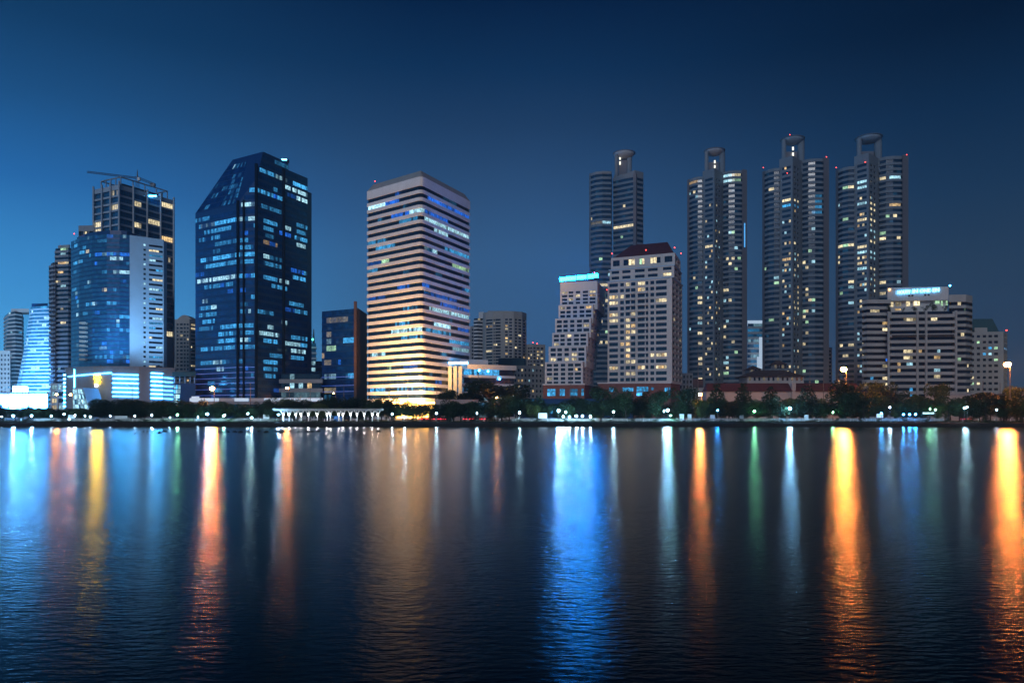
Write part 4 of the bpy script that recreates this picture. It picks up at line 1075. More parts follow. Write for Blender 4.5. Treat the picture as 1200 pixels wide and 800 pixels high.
# ------------------------------------------------------------------ the four matching towers
def turned_core(T, Q, d, k, zr, zt_, L, Rr):
    m1 = d / F * k; S = [Q(38, 12), Q(62, 9), Q(66, 24), Q(40, 26)]
    mb = MB(); mb.prism(S, GZ, zr + 9 * m1); T.part('shaft', mb, M['tower'])
    # wedge shaped wall over the right wing
    a, b, c, e = Q(36.5, 7), Q(70.5, -4), Q(84, 1.5), Q(83, 20); mb = MB(); z0, z1 = zr + .02, zr + 3.2
    mb.face([a + (z0,), b + (z0,), b + (z1,), a + (z0 + .5,)]); mb.face([b + (z0,), c + (z0,), c + (z1,), b + (z1,)]); mb.face([c + (z0,), e + (z0,), e + (z1,), c + (z1,)]); mb.face([a + (z0 + .5,), b + (z1,), c + (z1,), e + (z1,)]); mb.face([e + (z0,), a + (z0,), a + (z0 + .5,), e + (z1,)])
    T.part('roof_wedge', mb, M['tower'])
    zb = zt_ - 9 * m1
    for a0, a1, dd, zz in ((39, 45, 10, zb + 4 * m1), (58, 66, 12, zb + 5.4 * m1)):
        c_ = Q((a0 + a1) / 2, dd); mb = MB(); rr = (a1 - a0) / 2 * m1; mb.tube((c_[0], c_[1], zr - 6), (c_[0], c_[1], zz), rr, rr, 20); T.part('pylon', mb, M['tower'])
    mb = MB(); mb.prism([Q(45.3, 12), Q(58, 11), Q(58, 17), Q(45.3, 17)], zr, zb - 3 * m1); T.part('lift_house', mb, M['tower_dark'])
    for i in range(2):
        mb = MB(); x, y = Q(47.5, 10.8); mb.box((x, y, zr + 14 + i * 4.2), (1.1, .3, 2.6)); T.part('lit_slot', mb, M['slot'])
    c = Q(54, 13); r = 17.4 * m1
    mb = MB(); mb.lathe((c[0], c[1], zb), [(0.01, 0), (r * .45, .4 * m1), (r * .66, 2.2 * m1), (r * .84, 5. * m1), (r, 8.4 * m1), (r * .95, 8.4 * m1), (r * .8, 6.8 * m1), (.01, 6 * m1)], 32)
    o = T.part('bowl_crown', mb, M['frame'], weld=True)  # paler concrete puts the light from below into the bowl's colour
    for p in o.data.polygons: p.use_smooth = True
    mb = MB(); mb.lathe((c[0], c[1], zb + 7.9 * m1), [(r * 1.0, 0), (r * 1.02, .1), (r * 1.02, .8 * m1), (r * .97, .9 * m1), (r * .95, .4 * m1)], 32); T.part('rim', mb, M['tower_dark'])

def crown_tower(uc, px, d, vcore, vleft, vright, seed, label, lits=None, vbase=449):
    """uc = column of the west edge, px = width in the photo; plan scaled from a 84-unit wide tower"""
    k = px / 84.
    def Q(a, dd): return P(uc + a * k, d + dd)            # a in 0..84 across
    T = Thing('apartment_tower', label, 'skyscraper', (*Q(42, 10), GZ), 'matching apartment towers with bowl shaped crowns')
    zl, zr = PZ(vleft, d), PZ(vright, d); zs = PZ(vright + 5, d) + 3
    nf = 44
    Rr = random.Random(seed)
    L = lits or {}
    def lw(i, e, t, p):
        pr = .11 if t < .72 else .7 * min(1, max(0, (i - 14) / 10))
        if i in L.get('l', {}): 
            for a, b, c, s in L['l'][i]:
                if a <= t <= b: return sc3(c, s * Rr.uniform(.7, 1.2))
        if Rr.random() < pr * .38: return sc3(Rr.choice([CREAMY, CREAMY, GREENY, COOL]), Rr.uniform(.4, 1.))
        if Rr.random() < .05: return sc3(CYAN, Rr.uniform(.02, .08))
        return None
    wm, wm2 = MB(), MB()
    if L.get('turned'):
        left = [Q(0, 8), Q(9, 3), Q(20, .8), Q(34, 1.5), Q(35, 18), Q(1, 20)]; right = [Q(36.5, 7), Q(48, 3.2), Q(59, -.4), Q(70.5, -4), Q(84, 1.5), Q(83, 20), Q(38, 24)]
    else: left = [Q(0, 9), Q(7, 3.5), Q(14, .5), Q(21.5, -.5), Q(22, 16), Q(1, 20)]
    if not L.get('turned'): right = [Q(50, 4), Q(58, .8), Q(67, -.6), Q(76, -.4), Q(84, 1), Q(84, 20), Q(50, 24)]
    def lwl(i, e, t, p):
        tt = {0: t * .33, 1: .33 + t * .33, 2: .66 + t * .34}.get(e)
        return lw(i, e, tt, p) if tt is not None else None
    def lwr(i, e, t, p):
        tt = {0: t * .25, 1: .25 + t * .27, 2: .52 + t * .27}.get(e)
        if tt is None: return None
        if i in L.get('r', {}):
            for a, b, c, s in L['r'][i]:
                if a <= tt <= b: return sc3(c, s * Rr.uniform(.7, 1.2))
        return lw(i, e, 1 - tt * .95, p)
    z0 = GZ + 12
    ribbon(T, lambda z, i: left, z0, zl - 2.2, nf, .46, 'tower', lwl, 'glass_tower', .5, 2.0, wmb=wm)
    wm.prism(left, zl - 2.2, zl); wm.prism(left, GZ, z0 - .002)
    ribbon(T, lambda z, i: right[:4] + right[4:], z0, zr - 2.2, nf, .46, 'tower', lwr, 'glass_tower', .5, 2.0, wmb=wm2)
    wm2.prism(right, zr - 2.2, zr); wm2.prism(right, GZ, z0 - .002)
    T.part('wing_wall', wm, M['tower']); T.part('wing_wall', wm2, M['tower'])
    # end pier on the east edge and slim fin on the west edge
    mb = MB()
    mb.prism([Q(77.5, -1.4), Q(84.6, .2), Q(84.6, 8), Q(77.5, 6)] if not L.get('turned') else [Q(68, -3.9), Q(72.5, -4.6), Q(74, -3), Q(70, -1)], GZ, zr + .6); T.part('end_pier', mb, M['tower_dark'])
    mb = MB(); mb.prism([Q(-.8, 9.5), Q(2, 6.6), Q(2.6, 9), Q(-.2, 12)], GZ, zl + .4); T.part('fin', mb, M['tower_dark'])
    if L.get('edge'):
        x, y = Q(81, -.9); mb = MB(); mb.box((x, y - .3, (PZ(262, d) + PZ(290, d)) / 2), (.7, .3, PZ(262, d) - PZ(290, d))); T.part('light_strip', mb, M['edge'])
    # vertical break in the wings: slim recess strip
    if L.get('turned'): return turned_core(T, Q, d, k, zr, zt_=PZ(vcore, d), L=L, Rr=Rr)
    # shaft
    g = Grid(T, 'tower', 'glass_tower'); S = [Q(21, 1), Q(38, -6.5), Q(51, 6), Q(34, 14)]
    rows = lvl(z0, zs - 6, nf, .32, .82)
    def ls(fi, ri, ci, t):
        lo = .04 + .3 * min(1, max(0, (ri - 4) / 12)) * (1 if ri % 3 else .5)
        if (fi, ri) in L.get('s', {}): c, s = L['s'][(fi, ri)]; return sc3(c, s * Rr.uniform(.7, 1.3))
        return sc3(Rr.choice([CREAMY, CREAMY, COOL, WARM]), Rr.uniform(.3, 1.)) if Rr.random() < lo * .8 * L.get('dens', 1) else None
    g.face(S[0], S[1], GZ, zs, rows, [(.2, .86)], ls, .4, 0)
    g.face(S[1], S[2], GZ, zs, rows, [(.14, .34), (.46, .62)], ls, .4, 1)
    g.plain(S[2], S[3], GZ, zs); g.plain(S[3], S[0], GZ, zs); g.cap(S, zs)
    g.done(100)
    # head: slab between two pylons, under a shallow bowl
    zt = PZ(vcore, d); zb = zt - 7.5 * k * .9
    m1 = d / F * k                                    # metres per plan unit
    zb = zt - 6.6 * m1
    def pyl(a0, a1, d0, d1, zz):
        c_ = Q((a0 + a1) / 2, (d0 + d1) / 2); mb = MB(); rr = (a1 - a0) / 2 * m1; mb.tube((c_[0], c_[1], zs - 8), (c_[0], c_[1], zz), rr, rr, 20); T.part('pylon', mb, M['tower'])
    pyl(24, 29.5, 1.5, 6, zb + 3.6 * m1); pyl(44.5, 53, 2.5, 11, zt - .6 * m1)
    mb = MB(); mb.prism([Q(29.8, 6), Q(44, 5), Q(44, 10), Q(29.8, 10)], zs - 4, zt - 17 * m1); T.part('lift_house', mb, M['tower_dark'])
    for i in range(2):
        if L.get('slot', True):
            mb = MB(); x, y = Q(38.5, 4.7); mb.box((x, y, zs + 5 + i * 4.6 * k), (1.3 * k, .3, 2.6 * k)); T.part('lit_slot', mb, M['slot'])
    c = Q(38, 7); r = 14.6 * m1
    mb = MB(); mb.lathe((c[0], c[1], zb), [(0.01, 0), (r * .4, .3 * m1), (r * .66, 1.7 * m1), (r * .86, 4. * m1), (r, 6.2 * m1), (r * .95, 6.2 * m1), (r * .8, 5. * m1), (.01, 4.4 * m1)], 32)
    o = T.part('bowl_crown', mb, M['frame'], weld=True)  # bowl paler than the tower: its lit underside is in the colour
    for p in o.data.polygons: p.use_smooth = True
    mb = MB(); mb.lathe((c[0], c[1], zb + 5.7 * m1), [(r * 1.0, 0), (r * 1.03, .1), (r * 1.03, .8 * m1), (r * .97, .9 * m1), (r * .95, .4 * m1)], 32); T.part('rim', mb, M['tower_dark'])
M['edge'] = glow('azure_edge_light', (.03, .42, 1.0), 1.1, False)
M['slot'] = glow('lit_slot', (1., .95, .75), 1.6, False)

HI = 1.0
crown_tower(691, 63, 590, 173, 200, 206, 101, 'bowl crowned tower standing behind the maroon roofed tower, its foot hidden',
            {'turned': True, 'l': {9: [(0, .6, CREAMY, .12), (.68, 1, COOL, .9)], 21: [(0.4, 1, CREAMY, .8)]}, 'r': {9: [(0, 1, CREAMY, .9)]}, 's': {(0, 8): (CREAMY, .7), (1, 8): (CREAMY, .9)}, 'dens': .4})
crown_tower(806, 69, 560, 173, 207, 200, 102, 'bowl crowned tower next east of the maroon roofed tower, with one cyan lit edge',
            {'edge': True, 'l': {0: [(.05, .8, WARM, .35)]}, 'r': {0: [(0, .35, COOL, 1.), (.35, .9, CREAMY, .45)], 1: [(0, .35, COOL, 1.), (.35, 1, GREENY, .3)], 12: [(.8, 1, CYAN, .9)], 13: [(.8, 1, CYAN, .9)]}, 's': {(0, 13): (CREAMY, 1.)}})
crown_tower(894, 77, 530, 159, 197, 186, 103, 'bowl crowned tower rising behind the old mansion, a blue lit floor in its shaft',
            {'r': {6: [(.5, .9, CYAN, .2)], 7: [(.5, .9, CYAN, .4)], 8: [(.5, .9, CYAN, .5)], 9: [(.4, .8, CYAN, .4)]}, 's': {(0, 6): (CREAMY, 1.), (1, 6): (CREAMY, .9), (0, 7): (CYAN, 1.2), (1, 7): (CYAN, .4), (0, 17): (WARM, .7)}})
crown_tower(980, 84, 505, 157, 195, 183, 104, 'easternmost bowl crowned tower, its shaft dotted with many lit windows',
            {'l': {3: [(.7, 1, CREAMY, .9)], 14: [(.05, .4, CREAMY, .9), (.7, 1, CREAMY, 1.)]}, 'r': {3: [(.4, 1, COOL, 1.2)], 8: [(.4, 1, WARM, .6)], 13: [(0, .3, GREENY, .8)]},
             's': {(0, 3): (COOL, 1.), (0, 4): (COOL, 1.), (0, 7): (COOL, .6), (1, 7): (CREAMY, 1.), (1, 8): (CREAMY, 1.), (0, 10): (CREAMY, .9), (1, 10): (CREAMY, 1.), (1, 12): (COOL, .8), (1, 14): (CREAMY, .8), (0, 15): (CREAMY, .8), (0, 16): (COOL, 1.), (1, 16): (COOL, 1.), (1, 17): (COOL, .8), (0, 19): (COOL, .8), (1, 19): (CREAMY, .9)}, 'dens': 1.3, 'slot': False})
for u, v, d, lb in ((894.5, 196.5, 540, 'west wing of the tower behind the mansion'), (925.5, 158, 536, 'bowl rim of the tower behind the mansion, west of two'), (939, 159.5, 536, 'bowl rim of the tower behind the mansion, east of two'),
                    (968.5, 184, 532, 'east wing of the tower behind the mansion'), (980, 196.5, 514, 'west wing of the easternmost bowl crowned tower'), (1062.5, 181.5, 507, 'east wing of the easternmost bowl crowned tower'),
                    (922.5, 203, 523, 'shaft top of the tower behind the mansion'), (1014, 190, 498, 'shaft top of the easternmost bowl crowned tower')):
    beacon(u, v, d, 'red beacon on the ' + lb, .4)

# white glowing office between second and third tower
def glowing_office():
    d = 760; T = Thing('office_building', 'white lit office block with pale stripes glimpsed between two bowl crowned towers', 'building', (*P(886, d), GZ))
    pl = [P(876, d), P(897, d), P(897, d + 30), P(876, d + 30)]; zt = PZ(379, d); nf = 17
    ribbon(T, lambda z, i: pl, 8, zt, nf, .42, 'white', runs(91, nf, (0,), 1, (COOL, CYAN), (.55, .95), (.10, .34), gaps=.1), 'glass_teal', .3, 2.6)
    mb = MB(); mb.prism([P(876, d + 2), P(896, d + 2), P(896, d + 20), P(876, d + 20)], zt + .01, zt + 3.5); T.part('roof_lantern', mb, M['white_glow'])
    mb = MB(); d2 = 745; mb.prism([P(889.5, d2), P(894, d2), P(894, d2 + 8), P(889.5, d2 + 8)], GZ, PZ(395, d2)); 
    mb.prism([P(887, d2 - .5), P(889.4, d2 - .5), P(889.4, d2 + 7), P(887, d2 + 7)], GZ, PZ(418, d2)); T.part('lit_stair', mb, M['white_glow'])
glowing_office()

# mansion with hipped roofs behind a long wall
def mansion():
    d = 385; T = Thing('mansion', 'old low mansion with brown hipped roofs and a small roof lantern', 'house', (*P(900, d), GZ))
    def hip(ua, ub, va, vb, ue, dd, depth, m='roof_brown', nm='roof'):
        x0, x1, ze, zr = PX(ua, dd), PX(ub, dd), PZ(vb, dd), PZ(va, dd); mb = MB(); w = x1 - x0; h = min(w, depth) * ue
        E = [(x0, dd, ze), (x1, dd, ze), (x1, dd + depth, ze), (x0, dd + depth, ze)]
        a, b = (x0 + h, dd + depth / 2, zr), (x1 - h, dd + depth / 2, zr)
        mb.face([E[0], E[1], b, a]); mb.face([E[1], E[2], b]); mb.face([E[2], E[3], a, b]); mb.face([E[3], E[0], a]); mb.face(E[::-1])
        return T.part(nm, mb, M[m])
    def body(ua, ub, va, vb, dd, depth, wins=0):
        mb = MB(); z0, z1 = PZ(vb, dd), PZ(va, dd); mb.prism([P(ua, dd), P(ub, dd), (PX(ub, dd), dd + depth), (PX(ua, dd), dd + depth)], max(GZ, z0), z1)
        w = T.part('wall', mb, M['cream'])
        for i in range(wins):
            u = ua + (ub - ua) * (i + .5) / wins; mb = MB(); h = z1 - z0
            mb.face([(PX(u - 1.1, dd), dd - .08, z1 - 2.2), (PX(u + 1.1, dd), dd - .08, z1 - 2.2), (PX(u + 1.1, dd), dd - .08, z1 - .4), (PX(u - 1.1, dd), dd - .08, z1 - .4)], 0, sc3(CREAMY, .12) if i % 3 == 0 else None)
            T.part('window', mb, M['glass'])
    body(876, 942, 441, 470, 385, 14, 12); hip(872, 945, 432.5, 441, .5, 383.5, 17)
    body(879, 892, 432, 440, 396, 8, 3); hip(876.5, 895, 427.5, 433, .5, 395, 10)
    body(907.5, 921.5, 426.5, 431, 390, 5, 5); hip(905, 924, 421.5, 427, .5, 389, 7)
    # long wall with maroon tiled coping roof
    d = 335; x0, x1 = PX(828, d), PX(1008, d); zt = PZ(450, d)
    T = Thing('perimeter_wall', 'long pale perimeter wall under a maroon tiled roof strip, before the mansion', 'wall', ((x0 + x1) / 2, d, GZ))
    mb = MB(); mb.box(((x0 + x1) / 2, d + 3, (GZ + zt - 3.2) / 2), (x1 - x0, 5.2, zt - 3.2 - GZ)); T.part('wall', mb, M['cream'])
    for a, b in ((0, .555), (.575, 1)):
        xa, xb = x0 + (x1 - x0) * a, x0 + (x1 - x0) * b; z = zt - 3.2
        mb = MB(); mb.face([(xa - .3, d - .9, z + .01), (xb + .3, d - .9, z + .01), (xb - .5, d + 3, zt + .6), (xa + .8, d + 3, zt + .6)])
        mb.face([(xb + .3, d + 7, z + .01), (xa - .3, d + 7, z + .01), (xa + .8, d + 3, zt + .6), (xb - .5, d + 3, zt + .6)])
        mb.face([(xa - .3, d - .9, z + .01), (xa + .8, d + 3, zt + .6), (xa - .3, d + 7, z + .01)]); mb.face([(xb + .3, d - .9, z + .01), (xb + .3, d + 7, z + .01), (xb - .5, d + 3, zt + .6)])
        T.part('tiled_roof', mb, M['roof'])
    xm = x0 + (x1 - x0) * .565; mb = MB(); mb.box((xm, d + .2, (GZ + zt + .4) / 2), (1.9, 1.6, zt + .4 - GZ)); T.part('pier', mb, M['cream'])
    for i in range(12):
        x = x0 + (x1 - x0) * (i + .5) / 12; mb = MB(); mb.box((x, d + .25, (GZ + zt - 3.3) / 2), (.6, .4, zt - 3.4 - GZ)); T.part('buttress', mb, M['cream'])
    # hut
    T = Thing('pavilion', 'small brown flat roofed hut beside the perimeter wall west end', 'hut', (*P(817, 345), GZ))
    mb = MB(); d = 345; mb.prism([P(808, d), P(826, d), P(826, d + 8), P(808, d + 8)], GZ, PZ(454, d)); T.part('wall', mb, M['cream'])
    mb = MB(); mb.prism([P(812, d - .6), P(824, d - .6), P(824, d + 5), P(812, d + 5)], PZ(454, d) + .01, PZ(444, d)); T.part('upper_wall', mb, M['roof_brown'])
mansion()

# ------------------------------------------------------------------ balcony hotel with neon sign
def hotel():
    d = 400
    T = Thing('apartment_block', 'wide beige balcony block with a blue neon sign on its roof wall', 'building', (*P(1075, d), GZ))
    wm = MB(); R3 = random.Random(12)
    # west wing, centre, east wing
    L = [P(1010, d + 3), P(1016, d), P(1044, d), P(1044, d + 18), P(1011, d + 18)]
    Cn = [P(1041, d - 5), P(1120, d - 9), P(1121, d + 14), P(1041, d + 18)]
    E = [P(1112, d + 3), P(1132, d + 2), P(1139.5, d + 7), P(1139.5, d + 26), P(1112, d + 26)]
    zl, zc, ze = PZ(351, d), PZ(364.5, d - 7), PZ(345, d + 2)
    X = {4: [(1, .75, 1, CREAMY, 1.2)], 5: [], 3: [(1, .7, 1, WARM, .6)], 1: [(1, .2, .5, CREAMY, .6)], 9: [(1, .8, 1, BLUE, 1)], 10: [(1, .7, 1, CREAMY, .3)], 12: [(1, .7, 1, CREAMY, 1.2), (1, .1, .25, CYAN, .6)], 13: [(1, .75, 1, CREAMY, 1.2)], 14: [(1, .1, .6, CREAMY, .2), (1, .7, 1, GREENY, 1.2)], 15: [(1, .72, 1, GREENY, 1.)]}
    nL = int(round((zl - GZ) / 3.45))
    ribbon(T, lambda z, i: L, GZ, zl - 2, nL, .5, 'cream', runs(111, nL, (0, 1), .12, (WARM, CREAMY), (.1, .25), (.2, .5), X), ins=1.1, pane=1.6, wmb=wm); wm.prism(L, zl - 2, zl)
    nC = int(round((zc - GZ) / 3.45))
    X = {1: [(0, .18, .38, CREAMY, .8), (0, .63, .75, CREAMY, .9)], 6: [(0, .2, .35, CREAMY, .8), (0, .4, .5, WARM, .4), (0, .75, .8, COOL, .6), (0, .88, .92, WARM, .5)], 7: [(0, .22, .35, CREAMY, .9), (0, .7, .82, WARM, .4)], 8: [(0, .1, .16, WARM, .5), (0, .23, .36, COOL, .8)], 9: [(0, .1, .15, WARM, .4), (0, .72, .78, COOL, .7)], 10: [(0, .72, .82, CREAMY, .7)], 12: [(0, .28, .34, CYAN, .8)], 13: [(0, .28, .34, CYAN, .8)]}
    ribbon(T, lambda z, i: Cn, GZ, zc, nC, .48, 'cream', runs(112, nC, (0,), .1, (WARM,), (.04, .08), (.1, .3), X), ins=1.5, pane=1.5, wmb=wm)
    nE = int(round((ze - GZ) / 3.45))
    ribbon(T, lambda z, i: E, GZ, ze - 4, nE - 1, .46, 'cream', runs(113, nE, (0, 1), .06, (CREAMY, GREENY), (.2, .5), (.4, .9), {0: [(0, .45, .85, GREENY, 1.1)]}), ins=1.1, pane=1.6, wmb=wm); wm.prism(E, ze - 4, ze)
    T.part('wall', wm, M['cream'])
    # vertical divider piers on the centre
    for s in (0, .43, .56, 1.):
        a, b = Vector(Cn[0]), Vector(Cn[1]); q = a.lerp(b, s); mb = MB(); mb.box((q.x, q.y - .2, (GZ + zc) / 2), (1.0, .8, zc - GZ)); T.part('pier', mb, M['cream'])
    mb = MB(); a, b = Vector(Cn[0]).lerp(Vector(Cn[1]), .05), Vector(Cn[0]).lerp(Vector(Cn[1]), .97); z = PZ(394, d - 7)
    mb.prism([(a.x, a.y - .5), (b.x, b.y - .5), (b.x, b.y + 1), (a.x, a.y + 1)], z, z + .9); T.part('ledge', mb, M['brown'])
    # recessed penthouse with lit rooms and sign wall
    dw = d + 6; zp, zq = PZ(352.5, dw), PZ(337, dw)
    mb = MB(); mb.prism([P(1040, dw), P(1111.5, dw - 3), P(1111.5, dw + 12), P(1040, dw + 14)], zp, zq); sw = T.part('sign_wall', mb, M['pinkish'])
    mb = MB(); mb.prism([P(1042, dw + 3), P(1110, dw), P(1110, dw + 11), P(1042, dw + 12)], zc, zp - .01); T.part('penthouse_wall', mb, M['pinkish'])
    for (u0, u1, v0, v1, c) in ((1043, 1047, 354, 359.5, sc3(CREAMY, .8)), (1049.5, 1061, 354, 358.5, sc3(CREAMY, .35)), (1062, 1066.5, 353, 358.5, sc3(CREAMY, 1.)), (1071, 1083.5, 353, 358, sc3(CREAMY, 1.5)), (1096, 1101, 352.5, 356, sc3(GREENY, 1.4)), (1103, 1105, 352.5, 358, sc3(GREENY, .8)), (1108.5, 1110.5, 352.5, 358, sc3(GREENY, .9)), (1049, 1066, 361.5, 363.5, sc3(WARM, .9))):
        mb = MB(); y = dw + 3 - 3 * (u0 - 1042) / 68 - .3; n = 3
        for i in range(n):
            a, b = u0 + (u1 - u0) * i / n, u0 + (u1 - u0) * (i + .9) / n
            mb.face([(PX(a, y), y, PZ(v1, y)), (PX(b, y), y, PZ(v1, y)), (PX(b, y), y, PZ(v0, y)), (PX(a, y), y, PZ(v0, y))], 0, sc3(c, R3.uniform(.7, 1.2)))
        T.part('penthouse_window', mb, M['glass'])
    for u in (1065.3, 1069.3, 1084.3, 1088.3):
        mb = MB(); y = dw - 3 * (u - 1040) / 71.5 - .1; mb.box((PX(u, y), y, PZ(346.5 - (u - 1065) * .05, y)), (1.0, .12, .9)); T.part('vent', mb, M['dark'], sw)
    # neon words
    def word(txt, u0, u1, v, h):
        cu = bpy.data.curves.new('lettering', 'FONT'); cu.body = txt; cu.size = 1; cu.extrude = .06; cu.offset = .012; cu.resolution_u = 2
        ob = bpy.data.objects.new('lettering_tmp', cu); COL.objects.link(ob); bpy.context.view_layer.update()
        me = bpy.data.meshes.new_from_object(ob.evaluated_get(bpy.context.evaluated_depsgraph_get())); COL.objects.unlink(ob); bpy.data.objects.remove(ob)
        xs = [q.co.x for q in me.vertices]; ys = [q.co.y for q in me.vertices]
        y = dw - 3 * ((u0 + u1) / 2 - 1040) / 71.5 - .4; w = PX(u1, y) - PX(u0, y); hh = h * y / F
        for q in me.vertices:
            a = (q.co.x - min(xs)) / (max(xs) - min(xs)); b = (q.co.y - min(ys)) / (max(ys) - min(ys))
            q.co = Vector((PX(u0, y) + a * w, y - q.co.z * 3 - a * w * .05, PZ(v + h / 2, y) + b * hh + a * .3)) - T.loc
        me.materials.clear(); me.materials.append(M['sign_text'])
        o = bpy.data.objects.new('lettering', me); COL.objects.link(o); o.parent = sw
    word('HOUTY', 1052, 1066.5, 342.6, 4.0); word('IN', 1069.5, 1075.5, 341.4, 4.0); word('ONE', 1078, 1090, 340.9, 4.0); word('EN', 1093, 1100.5, 340, 4.0)
    mb = MB(); mb.ball((PX(1109.5, dw), dw - 3, PZ(335.7, dw)), .5, 8, 6); T.part('roof_lamp', mb, M['strip'], sw)
    mb = MB(); mb.ball((PX(1042, dw), dw - .5, PZ(339.5, dw)), .5, 8, 6); T.part('roof_lamp', mb, M['or_s'], sw)
M['or_s'] = glow('amber_roof_lamp', (1., .5, .15), 8, False)
hotel()

def east_block():
    d = 480; T = Thing('apartment_block', 'cream block with a teal sloping roof at the eastern end of the skyline', 'building', (*P(1160, d), GZ))
    g = Grid(T, 'cream'); zt = PZ(389, d); pl = [P(1137, d), P(1176, d - 3), P(1180.5, d + 10), P(1141, d + 26)]
    lits = {(2, 3): CYAN, (2, 4): GREENY, (3, 2): CYAN, (3, 3): COOL, (4, 4): GREENY, (1, 1): GREENY, (7, 0): CREAMY, (8, 0): GREENY, (8, 1): CREAMY, (10, 3): COOL}
    g.face(pl[0], pl[1], GZ, zt, lvl(GZ + 2, zt - 1, 14, .3, .72), [(.03, .12), (.2, .3), (.38, .48), (.55, .66), (.72, .84)], lambda f, r, c, t: sc3(lits[(r, c)], .9) if (r, c) in lits else None)
    g.face(pl[1], pl[2], GZ, zt, lvl(GZ + 2, zt - 1, 14, .3, .72), [(.2, .45), (.6, .85)], lambda f, r, c, t: sc3(CYAN, .8) if r == 2 else None, fi=1)
    for i in (2, 3): g.plain(pl[i], pl[(i + 1) % 4], GZ, zt)
    g.cap(pl, zt); g.done(98)
    mb = MB(); a = [P(1139, d + 5), P(1157, d + 4), P(1170, d + 4), P(1171, d + 16), P(1140, d + 18)]; zr = PZ(372, d)
    E = [(x, y, zt + .01) for x, y in (P(1139, d + 5), P(1171.5, d + 3), P(1172, d + 14), P(1140, d + 18))]; Tt = [(x, y, zr) for x, y in (P(1140, d + 7), P(1163, d + 6), P(1163.5, d + 13), P(1141, d + 16))]
    for i in range(4): j = (i + 1) % 4; mb.face([E[i], E[j], Tt[j], Tt[i]])
    mb.face(Tt); T.part('roof', mb, M['roof_teal'])
    mb = MB(); mb.prism([P(1142, d + 1), P(1157, d), P(1157, d + 6), P(1142, d + 6)], zt + .02, zt + 3); T.part('penthouse_wall', mb, M['cream'])
    beacon(1179.5, 387, 487, 'red beacon on the cream block with the teal roof', .55)
    d = 700; T = Thing('apartment_tower', 'distant slim dim tower showing east of the tower behind the mansion', 'tower', (*P(971, d), GZ))
    pl = [P(966, d), P(975, d), P(975, d + 20), P(966, d + 20)]; g = Grid(T, 'grey'); zt = PZ(407, d)
    g.face(pl[0], pl[1], GZ, zt, lvl(10, zt - 2, 16), [(.1, .4), (.6, .9)], rnd_lit(2, .1, [CREAMY]))
    for i in (1, 2, 3): g.plain(pl[i], pl[(i + 1) % 4], GZ, zt)
    g.cap(pl, zt); g.done(40)
    d = 520; T = Thing('apartment_block', 'dim low flats between the first two bowl crowned towers', 'building', (*P(802, d), GZ))
    pl = [P(792, d), P(812, d), P(812, d + 20), P(792, d + 20)]; g = Grid(T, 'grey'); zt = PZ(437, d)
    g.face(pl[0], pl[1], GZ, zt, lvl(GZ + 2, zt - 1, 8), [(i / 5 + .04, i / 5 + .14) for i in range(5)], rnd_lit(2, .1, [CREAMY]))
    for i in (1, 2, 3): g.plain(pl[i], pl[(i + 1) % 4], GZ, zt)
    g.cap(pl, zt); g.done(40)
    d = 330; T = Thing('low_building', 'low pale building with a dark wall behind the eastern park trees', 'building', (*P(1140, d), GZ))
    mb = MB(); mb.prism([P(1085, d), P(1200, d + 6), P(1200, d + 20), P(1085, d + 14)], GZ, PZ(463, d)); T.part('wall', mb, M['cream'])
    mb = MB(); mb.prism([P(1084, d - .5), P(1201, d + 5.5), P(1201, d + 20.5), P(1084, d + 14.5)], PZ(463, d) + .01, PZ(461, d)); T.part('roof_slab', mb, M['grey'])
    d = 345; T = Thing('low_building', 'low dark shopfront row glowing blue behind trees west of the stepped building', 'building', (*P(628, d), GZ))
    mb = MB(); mb.prism([P(606, d), P(742, d), P(742, d + 8), P(606, d + 8)], GZ, PZ(467, d)); T.part('wall', mb, M['navy'])
    for i, (u0, u1, v0, v1) in enumerate(((611, 626, 468, 470), (616, 625, 474, 478), (628, 634, 475, 479), (640, 648, 480, 484), (600, 604, 481, 485), (686, 697, 472, 476), (704, 716, 473, 478), (724, 733, 471, 477))):
        mb = MB(); y = d - .15; mb.face([(PX(u0, y), y, PZ(v1, y)), (PX(u1, y), y, PZ(v1, y)), (PX(u1, y), y, PZ(v0, y)), (PX(u0, y), y, PZ(v0, y))], 0, sc3(CYAN, R.uniform(.7, 1.4))); T.part('shop_window', mb, M['glass'])
east_block()

# ------------------------------------------------------------------ trees
ZONES = [(0, 58, 'below the blazing white hall'), (58, 106, 'before the glass pavilion'), (106, 172, 'below the yellow emblem'), (172, 231, 'before the cyan lit annex'),
         (231, 322, 'below the dark blue tower'), (322, 378, 'by the pergola'), (378, 432, 'before the squat blue block'), (432, 512, 'below the striped tower'),
         (512, 546, 'by the grey boundary wall'), (546, 614, 'before the low white block'), (614, 640, 'before the beige block'), (640, 702, 'below the stepped building'),
         (702, 800, 'below the maroon roof'), (800, 880, 'before the perimeter wall'), (880, 975, 'below the mansion'), (975, 1030, 'under the brilliant orange lamp'),
         (1030, 1108, 'below the neon sign'), (1108, 1160, 'below the balcony block'), (1160, 1999, 'at the eastern edge')]
ORD = 'first second third fourth fifth sixth seventh eighth ninth tenth eleventh twelfth thirteenth fourteenth fifteenth sixteenth seventeenth eighteenth nineteenth twentieth twenty-first twenty-second twenty-third twenty-fourth twenty-fifth'.split()
def zone(u):
    for a, b, n in ZONES:
        if a <= u < b: return n
    return ZONES[0][2]
def label_all(items, word):
    """items [(u, object, adjective)] -> a label naming the place of each along the shore"""
    z = {}
    for it in sorted(items, key=lambda t: t[0]): z.setdefault(zone(it[0]), []).append(it)
    for n, l in z.items():
        for i, (u, o, adj) in enumerate(l):
            o['label'] = '%s %s %s' % (adj, word, n) + (', %s from west' % ORD[i] if len(l) > 1 else '')

